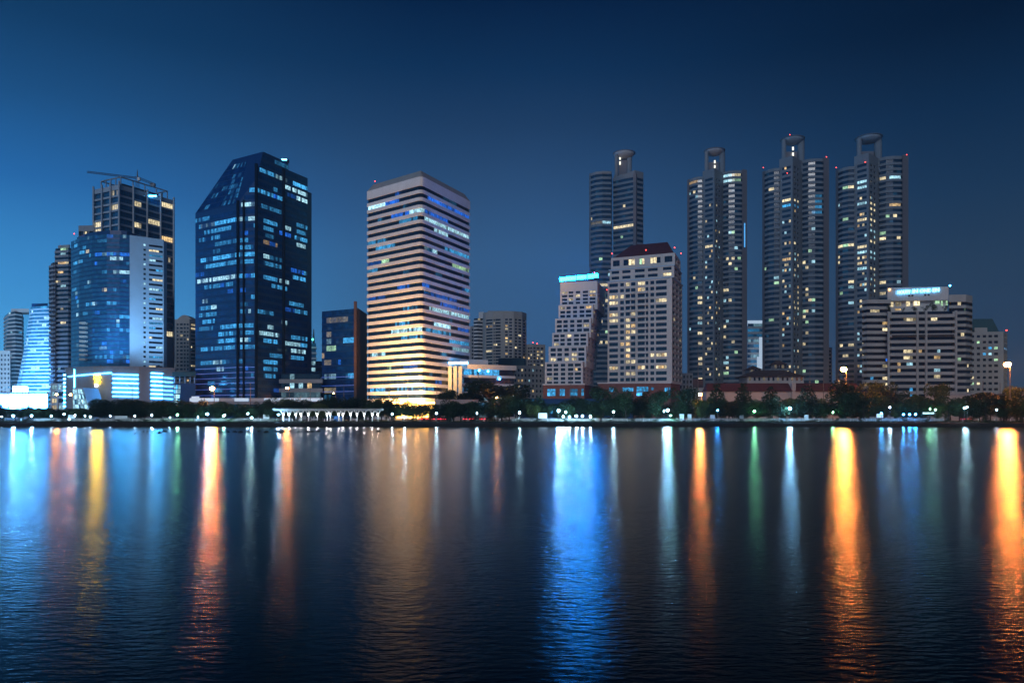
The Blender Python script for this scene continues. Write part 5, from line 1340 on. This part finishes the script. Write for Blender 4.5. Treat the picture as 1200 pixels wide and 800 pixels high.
def crown_mesh(seed, kind, n=2600):
    R = random.Random(seed); mb = MB(); lobes = []
    if kind == 'round':
        for i in range(9):
            a, r = R.uniform(0, 6.28), R.uniform(.1, .34); lobes.append((r * math.cos(a), r * math.sin(a), R.uniform(.34, .80), R.uniform(.17, .27), .85))
    elif kind == 'cone':
        for i in range(14):
            z = .24 + .72 * i / 13; w = .40 * (1 - (z - .24) / .82) + .05; a = R.uniform(0, 6.28)
            for q in range(2): lobes.append((w * .62 * math.cos(a + q * 3), w * .62 * math.sin(a + q * 3), z, max(.07, w * .55), .45))
    elif kind == 'broad':
        for i in range(16):
            a, r = R.uniform(0, 6.28), .46 * math.sqrt(R.random()); lobes.append((r * math.cos(a), r * math.sin(a), .80 - .9 * r * r + R.uniform(-.12, .04), R.uniform(.12, .19), .6))
    else:
        for i in range(7):
            a, r = R.uniform(0, 6.28), R.uniform(.05, .38); lobes.append((r * math.cos(a), r * math.sin(a), R.uniform(.25, .75), R.uniform(.16, .26), .8))
    tot = sum(l[3] ** 2 for l in lobes)
    for l in lobes:
        for k in range(int(n * l[3] ** 2 / tot)):
            v = Vector((R.gauss(0, 1), R.gauss(0, 1), R.gauss(0, 1))).normalized() * (R.uniform(.35, 1.12) ** .5) * l[3]
            c = Vector((l[0] + v.x, l[1] + v.y, l[2] + v.z * l[4])); s = R.uniform(.014, .034)
            x = Vector((R.gauss(0, 1), R.gauss(0, 1), R.gauss(0, .6))).normalized(); y = x.cross(Vector((R.gauss(0, 1), R.gauss(0, 1), R.gauss(0, 1)))).normalized()
            mb.face([c - x * s, c - y * s * .6, c + x * s, c + y * s * .6])
    return mb, lobes
def trunk_mesh(seed, kind, lobes):
    R = random.Random(seed); mb = MB(); h = {'cone': .85, 'broad': .45, 'round': .5, 'bush': .35}[kind]
    p = Vector((0, 0, -.01)); r = .032
    for i in range(4):
        q = Vector((R.uniform(-.02, .02), R.uniform(-.02, .02), h * (i + 1) / 4)); mb.tube(p, q, r, r * .8, 7); p = q; r *= .8
    for l in lobes[:10]:
        s = Vector((0, 0, min(h, max(.2, l[2] - .2)))); mb.tube(s, (l[0], l[1], l[2]), .014, .005, 5)
    return mb
PROTO = {}
for kind, cnt in (('round', 3), ('cone', 2), ('broad', 2), ('bush', 2)):
    for i in range(cnt):
        cm, lo = crown_mesh(hash_ := 100 + i * 7 + len(kind) * 31, kind, 3200 if kind != 'bush' else 1400)
        tm = trunk_mesh(hash_ + 1, kind, lo)
        PROTO.setdefault(kind, []).append((cm.mesh(kind + '_crown', [M['leaf']]), cm.mesh(kind + '_crown_lamplit', [M['leaf_lamplit']]), tm.mesh('trunk', [M['trunk']])))
TREES, BUSHES = [], []
RT = random.Random(99)
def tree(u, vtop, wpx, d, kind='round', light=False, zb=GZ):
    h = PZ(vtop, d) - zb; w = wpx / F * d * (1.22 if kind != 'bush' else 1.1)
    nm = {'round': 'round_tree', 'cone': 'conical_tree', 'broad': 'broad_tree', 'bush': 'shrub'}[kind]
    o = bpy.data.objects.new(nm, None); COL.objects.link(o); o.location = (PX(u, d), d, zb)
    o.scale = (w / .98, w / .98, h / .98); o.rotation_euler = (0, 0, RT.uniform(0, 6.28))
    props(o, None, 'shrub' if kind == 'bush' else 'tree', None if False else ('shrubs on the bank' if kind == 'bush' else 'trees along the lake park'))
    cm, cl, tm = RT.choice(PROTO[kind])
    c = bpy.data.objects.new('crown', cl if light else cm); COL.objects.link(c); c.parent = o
    t = bpy.data.objects.new('trunk', tm); COL.objects.link(t); t.parent = o
    adj = {'round': 'round', 'cone': 'pointed tiered', 'broad': 'broad spreading', 'bush': 'low leafy'}[kind]
    adj = ('yellow-green ' if light else 'dark ') + adj
    (BUSHES if kind == 'bush' else TREES).append((u, o, adj))
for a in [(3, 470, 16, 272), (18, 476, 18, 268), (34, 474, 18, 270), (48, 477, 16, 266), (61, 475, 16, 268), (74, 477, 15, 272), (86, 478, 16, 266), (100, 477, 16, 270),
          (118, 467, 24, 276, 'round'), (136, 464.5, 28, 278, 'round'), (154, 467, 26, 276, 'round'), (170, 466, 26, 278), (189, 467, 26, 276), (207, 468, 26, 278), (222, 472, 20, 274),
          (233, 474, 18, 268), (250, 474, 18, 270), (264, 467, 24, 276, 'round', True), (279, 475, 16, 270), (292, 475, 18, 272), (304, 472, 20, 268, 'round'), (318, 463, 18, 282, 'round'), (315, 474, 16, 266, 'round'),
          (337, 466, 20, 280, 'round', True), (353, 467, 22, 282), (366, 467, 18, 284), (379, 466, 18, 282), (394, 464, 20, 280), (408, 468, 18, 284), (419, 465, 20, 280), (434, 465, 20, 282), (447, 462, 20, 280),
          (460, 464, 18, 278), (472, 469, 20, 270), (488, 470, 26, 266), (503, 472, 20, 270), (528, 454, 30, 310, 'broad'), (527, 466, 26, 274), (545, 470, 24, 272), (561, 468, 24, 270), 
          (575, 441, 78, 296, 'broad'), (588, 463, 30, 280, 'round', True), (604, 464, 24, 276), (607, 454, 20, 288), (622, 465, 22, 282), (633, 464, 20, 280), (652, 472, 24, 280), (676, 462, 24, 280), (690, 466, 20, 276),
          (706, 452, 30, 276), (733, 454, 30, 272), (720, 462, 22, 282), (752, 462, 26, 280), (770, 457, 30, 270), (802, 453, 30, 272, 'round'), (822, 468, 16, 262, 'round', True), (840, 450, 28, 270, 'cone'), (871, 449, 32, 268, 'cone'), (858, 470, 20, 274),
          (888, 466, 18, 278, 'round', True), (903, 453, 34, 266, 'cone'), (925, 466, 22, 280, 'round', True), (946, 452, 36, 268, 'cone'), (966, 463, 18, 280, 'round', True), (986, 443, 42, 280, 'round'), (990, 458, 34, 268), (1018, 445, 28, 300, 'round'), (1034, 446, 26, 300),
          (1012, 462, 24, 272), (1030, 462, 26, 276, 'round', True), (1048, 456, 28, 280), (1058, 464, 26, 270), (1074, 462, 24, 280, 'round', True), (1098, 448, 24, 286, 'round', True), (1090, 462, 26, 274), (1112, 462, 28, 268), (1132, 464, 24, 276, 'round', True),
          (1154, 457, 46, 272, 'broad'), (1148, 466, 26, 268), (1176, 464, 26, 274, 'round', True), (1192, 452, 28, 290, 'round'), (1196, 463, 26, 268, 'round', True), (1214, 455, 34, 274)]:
    tree(*a)
for i in range(74):
    u = 6 + i * 16.3 + RT.uniform(-5, 5); low = u < 112
    tree(u, (477 if low else 467.5) + RT.uniform(-2, 4), RT.uniform(16, 26), RT.uniform(284, 299) if not 500 < u < 570 else RT.uniform(278, 283), 'round', RT.random() < .22 and u > 240)
for i in range(48):
    u = 120 + i * 22.8 + RT.uniform(-7, 7)
    tree(u, 474 + RT.uniform(-2.5, 3), RT.uniform(15, 22), RT.uniform(269, 281), 'round', RT.random() < .25 and u > 280)
for i in range(46):
    u = 4 + i * 26.3 + RT.uniform(-8, 8)
    tree(u, 490.2 + RT.uniform(-1.6, 1), RT.uniform(6, 15), RT.uniform(253.4, 257.4), 'bush', RT.random() < .25, 1.66)
for i in range(70):
    u = 3 + i * 17.2 + RT.uniform(-6, 6); tree(u, 482.5 + RT.uniform(-2.5, 2), RT.uniform(8, 16), RT.uniform(272, 282), 'bush', RT.random() < .3)
label_all(TREES, 'tree'); label_all(BUSHES, 'shrub')
# terrace plants on the hotel
for i, (u, v0, v1, w) in enumerate(((1070, 364.5, 358, 9), (1083, 364.5, 357, 9), (1092, 364.5, 353, 12), (1106, 364, 357, 6), (1040, 364.5, 356, 6), (1057, 364.5, 360, 5))):
    d = 397; z = PZ(364.6, d - 4); h = PZ(v1, d) - z
    o = bpy.data.objects.new('terrace_tree', None); COL.objects.link(o); o.location = (PX(u, d), d - .8, z); ww = w / F * d / .98; o.scale = (ww, ww, h / .98)
    props(o, '%s leafy plant on the roof terrace under the neon sign' % ('western edge', 'tall', 'tallest', 'east corner', 'far western', 'low')[i], 'plant', 'plants on the roof terrace')
    cm, cl, tm = PROTO['bush'][i % 2]
    c = bpy.data.objects.new('crown', cm); COL.objects.link(c); c.parent = o; t = bpy.data.objects.new('trunk', tm); COL.objects.link(t); t.parent = o

# grass tufts along the bank edge
RG = random.Random(7); mb = MB()
for i in range(9000):
    x, y = RG.uniform(-190, 190), RG.uniform(252.2, 258.2); z = min(GZ, 1.6 + (y - 252.5) * .03); hgt = RG.uniform(.12, .45); a = RG.uniform(0, 3.14); w = RG.uniform(.1, .3)
    mb.face([(x - w * math.cos(a), y - w * math.sin(a), z - .05), (x + w * math.cos(a), y + w * math.sin(a), z - .05), (x + RG.uniform(-.15, .15), y, z + hgt)])
single('grass', mb, M['leaf'], kind='stuff')

# ------------------------------------------------------------------ lamps
LAMPS = []
def park_lamp(u, v, d, m, r=.22, adj='white'):
    x, z = PX(u, d), PZ(v, d); r *= .95 if m == 'wt_hi' else .68
    T = Thing('park_lamp', '', 'lamp', (x, d, GZ), 'globe lamps along the lake promenade')
    mb = MB(); mb.tube((x, d, GZ), (x, d, z - r * .9), .09, .06, 7); mb.tube((x, d, GZ), (x, d, GZ + .5), .16, .12, 7); T.part('pole', mb, M['pole'])
    mb = MB(); mb.ball((x, d, z), r, 10, 8); T.part('globe', mb, M[m])
    mb = MB(); mb.tube((x, d, z + r * .9), (x, d, z + r * 1.25), r * .9, r * .2, 8); T.part('cap', mb, M['dark'])
    LAMPS.append((u, T.o, adj))
for a in [(2, 488, 262, 'wt_far', .2), (15.5, 487, 258, 'wt_hi', .24, 'bright white'), (37, 487, 258, 'wt_hi', .22, 'bright white'), (60, 487.3, 258, 'wt_far', .2), (75, 485, 262, 'wt_far', .18), (88, 486.5, 260, 'wt', .2), (81, 491, 258, 'wt_far', .2),
          (99.5, 487, 262, 'wt_far', .18), (105.5, 488, 262, 'wt_far', .18), (129, 487.3, 258, 'wt_far', .18), (158, 487, 262, 'wt_far', .18), (178, 486.3, 260, 'wt', .2), (199, 489, 262, 'wt_far', .18), (207.8, 485.6, 260, 'gr', .26, 'greenish'), (232, 488.5, 264, 'wt_far', .2),
          (243.2, 485, 258, 'wt_hi', .24, 'bright white'), (262, 487, 264, 'gr', .18, 'greenish'), (263.5, 486.3, 262, 'wt_far', .2), (290.5, 484.5, 262, 'wt', .22), (295, 489, 258, 'wt', .26), (326.6, 485.5, 257, 'wt_hi', .2, 'bright white'),
          (474, 488.5, 262, 'wt', .26), (459.5, 485, 258, 'wt', .2), (511.5, 484, 258, 'wt', .22), (559, 484, 258, 'wt', .22), (551, 463.5, 330, 'wt', .4), (609, 483.5, 258, 'wt', .22), (654.5, 481, 262, 'wt_hi', .34, 'glaring white'), (663, 483, 262, 'wt', .22),
          (660, 488, 259, 'wt', .3), (667.5, 488.3, 259, 'wt', .24), (675.5, 487.2, 259, 'wt', .3), (682.5, 487.2, 259, 'wt', .3), (692, 488, 259, 'wt', .28), (719, 482.3, 258, 'wt', .28), (778, 481.5, 260, 'wt', .24), (782.5, 480.3, 260, 'wt_hi', .32, 'glaring white'),
          (786, 486.5, 264, 'gr', .2, 'greenish'), (841, 480.5, 258, 'bl', .26, 'blue-white'), (884, 481.5, 264, 'gr', .26, 'greenish'), (925.6, 478.3, 260, 'wt_hi', .33, 'glaring white'), (976, 483, 266, 'gr', .18, 'greenish'), (1033, 484, 260, 'bl', .26, 'blue-white'), (1043, 477.2, 258, 'wt', .26),
          (1058.8, 485.4, 259, 'bl', .3, 'blue-white'), (1066, 485.4, 259, 'bl', .3, 'blue-white'), (1073, 485.2, 259, 'bl', .3, 'blue-white'), (1090, 479, 266, 'gr', .2, 'greenish'), (1096, 480, 268, 'wt_far', .22), (1130.3, 477.8, 258, 'wt', .28), (1133.5, 476.8, 262, 'wt_far', .22), (1168, 480, 266, 'wt_far', .2)]:
    park_lamp(*a)
label_all(LAMPS, 'globe lamp')
SL = []
def street_lamp(u, v, d, m, r=.5, adj='orange'):
    x, z = PX(u, d), PZ(v, d)
    T = Thing('street_lamp', '', 'street lamp', (x, d, GZ), 'orange street lamps behind the park trees')
    mb = MB(); mb.tube((x + .9, d, GZ), (x + .9, d, z + .6), .2, .11, 8); T.part('pole', mb, M['pole'])
    mb = MB(); mb.tube((x + .9, d, z + .5), (x, d, z + .75), .08, .07, 6); T.part('arm', mb, M['pole'])
    mb = MB(); mb.ball((x, d, z), r, 14, 10, sz=.85); T.part('lens', mb, M[m])
    mb = MB(); mb.tube((x, d, z + r * .8), (x, d, z + r * 1.15), r * .9, r * .35, 14); mb.tube((x, d + r * .55, z - r * .9), (x, d + r * .55, z + r * 1.1), r * .1, r * .1, 6); mb.tube((x, d + r * 1.05, z), (x, d + r * 1.15, z), r * .98, r * .8, 16); T.part('housing', mb, M['dark'])  # disc behind the ball is added to keep its light off the facades
    SL.append((u, T.o, adj))
for a in [(66, 462, 330, 'or_mid', .35), (82.5, 462, 320, 'or_mid', .36), (248.5, 455, 300, 'or', .8, 'bright orange'), (336.5, 454.5, 315, 'or_mid', .42), (391, 460.5, 330, 'or_lo', .25, 'faint orange'), (488.5, 469.5, 290, 'or_lo', .4, 'faint orange'),
          (582.5, 466, 286, 'or_mid', .42), (820, 462, 282, 'or_mid', .62), (989, 432.5, 292, 'or', 1.0, 'brilliant orange'), (1181, 427, 284, 'or', 1.02, 'brilliant orange')]:
    street_lamp(*a)
label_all(SL, 'street lamp')
# unlit masts
ml = []
for u, v, d in ((293.5, 449, 310), (363.5, 446, 318), (352.5, 462, 320), (403, 450, 320), (456, 452, 320), (478, 440, 318), (512, 452, 320), (561, 436, 310), (669, 437, 310), (818, 398, 330), (806, 428, 330), (949, 435, 312), (965, 436, 312), (1084, 452, 320), (1152, 446, 315), (1172, 448, 320), (155, 452, 320), (61, 468, 330)):
    x, z = PX(u, d), PZ(v, d); mb = MB(); mb.tube((x, d, GZ), (x, d, z), .22, .1, 7); mb.tube((x, d, GZ), (x, d, GZ + .6), .34, .3, 8)
    o = single('lamp_post', mb, M['pole'], '', 'post', (x, d, GZ), 'unlit tall posts behind the trees'); ml.append((u, o, 'tall thin unlit'))
label_all(ml, 'post')
# ------------------------------------------------------------------ pergola
def pergola():
    d = 259; x0, x1 = PX(322, d), PX(448, d); zr = PZ(480.5, d)
    T = Thing('pergola', 'long white pergola lit from below, standing on the lake promenade', 'pergola', ((x0 + x1) / 2, d, GZ))
    mb = MB()
    for y in (d - 1.2, d + 1.6): mb.box(((x0 + x1) / 2, y, zr), (x1 - x0, .22, .32))
    T.part('beam', mb, M['paint'])
    n = 76; mb = MB()
    for i in range(n):
        x = x0 + (x1 - x0) * i / (n - 1); s = .4
        mb.box((x, d + .2, zr + .30), (.14, 4.6, .26)); mb.tube((x, d - 2.1, zr + .25), (x + .35, d - 2.4, zr + .7), .07, n=4)
    T.part('roof_slats', mb, M['paint'])
    us = (332, 339, 347, 353, 361.5, 372, 383.5, 387, 397, 402, 411, 418.5, 427, 436.5, 443)
    for u in us:
        x = PX(u, d); mb = MB(); mb.tube((x, d, GZ), (x, d, zr - 1.7), .2, .17, 8)
        mb.tube((x, d, zr - 1.75), (x - .75, d - 1.1, zr - .12), .12, .1, 6); mb.tube((x, d, zr - 1.75), (x + .75, d - 1.1, zr - .12), .12, .1, 6)
        mb.tube((x, d, zr - 1.75), (x - .6, d + 1.5, zr - .12), .12, .1, 6); mb.tube((x, d, zr - 1.75), (x + .6, d + 1.5, zr - .12), .12, .1, 6)
        c = T.part('column', mb, M['paint'])
        mb = MB(); mb.ball((x, d - .45, zr - 1.6), .13, 8, 6); T.part('lamp', mb, M['per'], c)
    for i, u in enumerate((336, 350, 368, 391, 414)):
        x = PX(u, d + 6); mb = MB(); mb.box((x, d + 6, GZ + .45), (2.4, .5, .08)); mb.box((x, d + 6.25, GZ + .8), (2.4, .08, .5))
        mb.box((x - .9, d + 6, GZ + .21), (.1, .45, .4)); mb.box((x + .9, d + 6, GZ + .21), (.1, .45, .4))
        single('park_bench', mb, M['cream'], 'small park bench behind the pergola, %s from its west end' % ORD[i], 'bench', (x, d + 6, GZ), 'benches behind the pergola')
M['per'] = glow('pergola_lamp', (.92, .95, 1.0), 190)
pergola()
mb = MB(); d = 262; mb.box((PX(395, d), d, GZ + 1.0), (2.2, .8, 1.9)); mb.box((PX(398.5, d), d, GZ + .9), (1.2, .8, 1.6))
single('kiosk', mb, M['bluek'] if 'bluek' in M else mat('blue_kiosk_paint', (.05, .22, .6), .5, var=.1), 'small blue kiosk under the pergola', 'kiosk', (PX(395, d), d, GZ))

# railings: posts and rails
def railing(u0, u1, d, label, h=1.05, m='paint'):
    x0, x1 = PX(u0, d), PX(u1, d); T = Thing('railing', label, 'railing', ((x0 + x1) / 2, d, GZ), 'railings along the promenade')
    mb = MB()
    for z in (h, h * .55): mb.tube((x0, d, GZ + z), (x1, d, GZ + z), .05, n=5)
    T.part('rail', mb, M[m]); n = max(2, int((x1 - x0) / 1.6)); mb = MB()
    for i in range(n + 1): x = x0 + (x1 - x0) * i / n; mb.box((x, d, GZ + h / 2), (.09, .09, h))
    T.part('posts', mb, M[m])
for a in ((82, 152, 257.6, 'white railing on the promenade below the yellow emblem podium'), (155, 218, 257.6, 'white railing on the promenade before the cyan lit annex'), (222, 300, 257.6, 'white railing on the promenade below the dark blue tower'),
          (604, 700, 257.8, 'white railing on the promenade before the stepped white building'), (702, 815, 257.8, 'white railing on the promenade before the maroon roofed tower'), (820, 980, 257.8, 'white railing on the promenade below the mansion'), (984, 1106, 257.8, 'white railing on the promenade under the bright east high lamp')):
    railing(*a)
# low pale retaining walls that catch the lamp light
for u0, u1, lb in ((40, 108, 'low pale wall behind the promenade before the sloping glass pavilion'), (112, 226, 'low pale wall behind the promenade below the yellow emblem podium'), (228, 322, 'low pale wall behind the promenade below the dark blue tower'), (600, 702, 'low pale wall behind the promenade before the stepped white building'),
               (706, 800, 'low pale wall behind the promenade before the maroon roofed tower'), (804, 976, 'low pale wall behind the promenade below the mansion'), (980, 1106, 'low pale wall behind the promenade below the neon sign block')):
    d = 265.5; mb = MB(); x0, x1 = PX(u0, d), PX(u1, d); mb.box(((x0 + x1) / 2, d, GZ + .5), (x1 - x0, .35, 1.0)); mb.box(((x0 + x1) / 2, d, GZ + 1.05), (x1 - x0 + .2, .5, .1))
    single('garden_wall', mb, M['path'], lb, 'wall', ((x0 + x1) / 2, d, GZ), 'low walls behind the promenade')
# bollards on the waterfront, lamps' little neighbours
def bollard():
    T = Thing('bollard', 'white capped bollard in the long row at the water edge of the promenade', 'bollard', (0, 0, 0), 'white bollards along the promenade edge')
    mb = MB(); mb.tube((0, 0, 0), (0, 0, .85), .13, .11, 8); T.part('post', mb, M['paint'])
    mb = MB(); mb.ball((0, 0, .9), .15, 8, 5); T.part('cap', mb, M['paint']); return T.o
b0 = bollard()
for i in range(64):
    o = b0 if not i else copy_tree(b0); o.location = (PX(6 + i * 18.7, 258.2), 258.2, GZ)
# banner signs and small kiosks in the park
def banner(u, v, d, w, h, label, m):
    x, z = PX(u, d), PZ(v, d); T = Thing('notice_board', label, 'sign', (x, d, GZ))
    mb = MB(); mb.box((x, d, z), (w, .12, h)); T.part('panel', mb, M[m])
    for k in (-1, 1): mb = MB(); mb.tube((x + k * w * .42, d + .1, GZ), (x + k * w * .42, d + .1, z + h / 2), .05, n=6); T.part('post', mb, M['pole'])
for a in ((84, 488.5, 264, 2.4, 1.6, 'white board on the promenade before the glass pavilion', 'paint'), (142, 489, 264, 4.5, 1.2, 'long white board below the yellow emblem', 'paint'), (312, 488, 265, 2.2, 1.6, 'white board west of the pergola', 'paint'),
          (636, 487, 266, 3.2, 2.0, 'pale board west of the glaring lamp below the stepped building', 'white_glow'), (799, 488.5, 265, 1.6, 2.2, 'upright white board before the maroon roofed tower', 'paint'), (808, 488.5, 265, 1.4, 2.2, 'slim upright white board at the west end of the perimeter wall', 'paint'),
          (835, 488.5, 266, 1.6, 1.6, 'white board before the perimeter wall', 'paint'), (869, 489, 266, 1.5, 1.8, 'white board below the mansion west end', 'paint'), (945, 489, 265, 1.5, 2.0, 'white board below the mansion east end', 'paint'), (1031, 487, 266, 2.4, 1.4, 'blue lit board under the neon sign', 'white_glow'), (1088, 484, 268, 4.2, .7, 'long pale lit board under the neon sign', 'white_glow')):
    banner(*a)

# ------------------------------------------------------------------ cars with tail lights on the road
def car(seed):
    mb = MB(); prof = [(-2.1, .35), (2.1, .35), (2.15, .75), (1.9, .95), (.95, 1.0), (.45, 1.48), (-1.0, 1.5), (-1.6, 1.02), (-2.1, .95)]
    T = Thing('parked_car', '', 'car', (0, 0, 0), 'cars queueing on the park road')
    for s in (-1, 1):
        mb.face([(x, s * .85, z) for x, z in (prof if s < 0 else prof[::-1])])
    for i in range(len(prof)):
        a, b = prof[i], prof[(i + 1) % len(prof)]; mb.face([(b[0], -.85, b[1]), (a[0], -.85, a[1]), (a[0], .85, a[1]), (b[0], .85, b[1])])
    T.part('body', mb, M['carp'])
    mb = MB(); mb.face([(-1.45, -.86, 1.05), (.85, -.86, 1.03), (.4, -.86, 1.42), (-1.0, -.86, 1.44)]); T.part('side_window', mb, M['glass'])
    for x in (-1.3, 1.3):
        mb = MB(); mb.tube((x, -.9, .33), (x, -.7, .33), .33, n=12); mb.tube((x, .7, .33), (x, .9, .33), .33, n=12); T.part('wheel', mb, M['tyre'])
    mb = MB(); mb.box((-2.13, -.55, .8), (.06, .5, .16)); mb.box((-2.05, -.87, .8), (.22, .05, .16)); T.part('tail_light', mb, M['tail'])
    mb = MB(); mb.box((-2.13, .55, .8), (.06, .5, .16)); T.part('tail_light', mb, M['tail'])
    return T.o
M['carp'] = mat('car_paint', (.12, .12, .13), .3, .4, var=.1)
c0 = car(1); cars = []
for i, u in enumerate((497, 504.5, 511, 518, 524.5, 548, 555.5, 563, 570, 703, 712, 721, 731, 1128, 1137, 958, 806)):
    o = c0 if not i else copy_tree(c0); d = 287.5 + (i % 3) * .3
    o.location = (PX(u, d), d, GZ + .008); o.rotation_euler = (0, 0, math.radians(62 if i % 2 else 55)); cars.append((u, o, 'dark car with red tail lights'))
for u, o, a in cars: pass
label_all([(u, o, 'dark') for u, o, a in cars], 'car with red tail lights')

# ------------------------------------------------------------------ dark stones in the shallows
RK = random.Random(31); rl = []
for u, v, w in ((158, 508.5, 3), (168, 506.3, 2), (172.5, 506.2, 2), (187, 507.8, 6), (193, 505.8, 6), (258, 506.8, 8), (267, 506.4, 5), (275, 506.2, 6), (282, 506.6, 7), (292, 506.6, 8), (303, 505.5, 5), (312, 506.6, 7), (325, 505.6, 7), (331, 506.8, 9), (340, 505.5, 7), (351, 506, 7), (360, 505.8, 7), (366, 505.9, 5), (373, 505.7, 6), (417, 504.6, 5), (443.5, 505.8, 7), (468, 506.6, 3)):
    d = H * F / (v - HZ); x = PX(u, d); mb = MB(); rx = w / F * d / 2
    n, m = 10, 5
    V = [[(rx * math.cos(2 * math.pi * i / n) * math.sin(math.pi * .5 * (j + .001) / m) * RK.uniform(.8, 1.15), rx * .8 * math.sin(2 * math.pi * i / n) * math.sin(math.pi * .5 * (j + .001) / m) * RK.uniform(.8, 1.15), .42 * math.cos(math.pi * .5 * j / m) * RK.uniform(.75, 1.2) - .06) for i in range(n)] for j in range(m + 1)]
    for j in range(m):
        for i in range(n): mb.face([V[j][i], V[j + 1][i], V[j + 1][(i + 1) % n], V[j][(i + 1) % n]])
    o = single('rock', mb, M['rockm'], '', 'rock', group='dark rocks breaking the water surface'); o.location = (x, d, 0); rl.append((u, o, 'low dark'))
for k, (u, o, a) in enumerate(rl):
    o['label'] = '%s dark rock in the shallows, %s' % ('small' if k in (0, 1, 2, 21) else 'low wide', 'counted ' + ['first', 'second', 'third', 'fourth', 'fifth', 'sixth', 'seventh', 'eighth', 'ninth', 'tenth', 'eleventh', 'twelfth', 'thirteenth', 'fourteenth', 'fifteenth', 'sixteenth', 'seventeenth', 'eighteenth', 'nineteenth', 'twentieth', 'twenty-first', 'twenty-second'][k] + ' from the west')

# ------------------------------------------------------------------ city haze
def haze():
    m = bpy.data.materials.new('city_haze'); m.use_nodes = True; nt = m.node_tree
    nt.nodes.remove(nt.nodes['Principled BSDF'])
    v = nt.nodes.new('ShaderNodeVolumePrincipled'); v.inputs['Color'].default_value = (.40, .72, 1.0, 1); v.inputs['Density'].default_value = HAZE
    v.inputs['Anisotropy'].default_value = .25
    nt.links.new(v.outputs[0], nt.nodes['Material Output'].inputs['Volume'])
    mb = MB(); mb.prism([(-1700, -150), (1700, -150), (1700, 1600), (-1700, 1600)], -1.7, 262)
    single('haze', mb, m, kind='stuff')
HAZE = .00020
haze()

# ------------------------------------------------------------------ sky, city fill light, camera
w = bpy.data.worlds.new('World'); sc.world = w; w.use_nodes = True
N, L = w.node_tree.nodes, w.node_tree.links
bg = N['Background']
tc = N.new('ShaderNodeTexCoord'); sx = N.new('ShaderNodeSeparateXYZ'); L.new(tc.outputs['Generated'], sx.inputs[0])
def ramp(stops):
    r = N.new('ShaderNodeValToRGB'); e = r.color_ramp.elements
    e[0].position, e[0].color = stops[0][0], stops[0][1] + (1,); e[1].position, e[1].color = stops[-1][0], stops[-1][1] + (1,)
    for p, c in stops[1:-1]: n = e.new(p); n.color = c + (1,)
    return r
def lin(r, g, b): return tuple(((c / 255 + .055) / 1.055) ** 2.4 if c > 10 else c / 255 / 12.92 for c in (r, g, b))
base_r = ramp([(0., lin(58, 94, 138)), (.12, lin(58, 98, 142)), (.215, lin(54, 95, 140)), (.29, lin(44, 80, 122)), (.37, lin(28, 60, 98)), (.43, lin(10, 46, 84)), (.5, lin(0, 27, 62)), (.7, lin(3, 16, 40)), (1., lin(2, 8, 22))])
L.new(sx.outputs['Z'], base_r.inputs[0])
left_r = ramp([(0., lin(96, 196, 255)), (.09, lin(82, 180, 250)), (.15, lin(68, 158, 228)), (.266, lin(38, 108, 176)), (.35, lin(26, 80, 132)), (.424, lin(14, 58, 100)), (.6, lin(8, 32, 66)), (1., lin(2, 8, 22))])
L.new(sx.outputs['Z'], left_r.inputs[0])
right_r = ramp([(0., lin(46, 68, 92)), (.10, lin(44, 66, 92)), (.177, lin(38, 63, 90)), (.26, lin(24, 53, 84)), (.34, lin(9, 40, 72)), (.424, lin(0, 20, 46)), (.6, lin(2, 14, 36)), (1., lin(2, 8, 22))])
L.new(sx.outputs['Z'], right_r.inputs[0])
def mrange(src, a, b):
    m = N.new('ShaderNodeMapRange'); m.interpolation_type = 'SMOOTHSTEP'; m.inputs[1].default_value = a; m.inputs[2].default_value = b; L.new(src, m.inputs[0]); return m
# azimuth: x over forward distance
ml_ = mrange(sx.outputs['X'], -.05, -.60); mr_ = mrange(sx.outputs['X'], .0, .55)
m1 = N.new('ShaderNodeMix'); m1.data_type = 'RGBA'; L.new(ml_.outputs[0], m1.inputs[0]); L.new(base_r.outputs[0], m1.inputs[6]); L.new(left_r.outputs[0], m1.inputs[7])
m2 = N.new('ShaderNodeMix'); m2.data_type = 'RGBA'; L.new(mr_.outputs[0], m2.inputs[0]); L.new(m1.outputs[2], m2.inputs[6]); L.new(right_r.outputs[0], m2.inputs[7])
L.new(m2.outputs[2], bg.inputs['Color']); bg.inputs['Strength'].default_value = 1.0

s = bpy.data.lights.new('city_fill', 'SUN'); s.energy = .66; s.angle = RR(15); s.color = (.93, .95, 1.0)
so = bpy.data.objects.new('city_fill', s); COL.objects.link(so)  # added sun lamp, stands in for city light from behind the viewer
so.rotation_euler = Vector((.28, 1.0, -.42)).to_track_quat('-Z', 'Y').to_euler()

cam = bpy.data.cameras.new('camera'); co = bpy.data.objects.new('camera', cam); COL.objects.link(co)
co.location = (0, 0, H); co.rotation_euler = (RR(90), 0, 0)
cam.sensor_width = 36; cam.lens = 36 * F / 1200; cam.shift_y = (HZ - 400) / 1200
cam.clip_start = .5; cam.clip_end = 12000
sc.camera = co
sc.view_settings.view_transform = 'Standard'; sc.view_settings.look = 'None'; sc.view_settings.exposure = 0; sc.view_settings.gamma = 1
sc.view_settings.use_curve_mapping = False
cy = sc.cycles
cy.max_bounces = 6; cy.diffuse_bounces = 2; cy.glossy_bounces = 3; cy.transmission_bounces = 2
cy.sample_clamp_indirect = 6; cy.caustics_reflective = False; cy.caustics_refractive = False
cy.use_denoising = True; cy.denoiser = 'OPENIMAGEDENOISE'
cy.use_light_tree = True
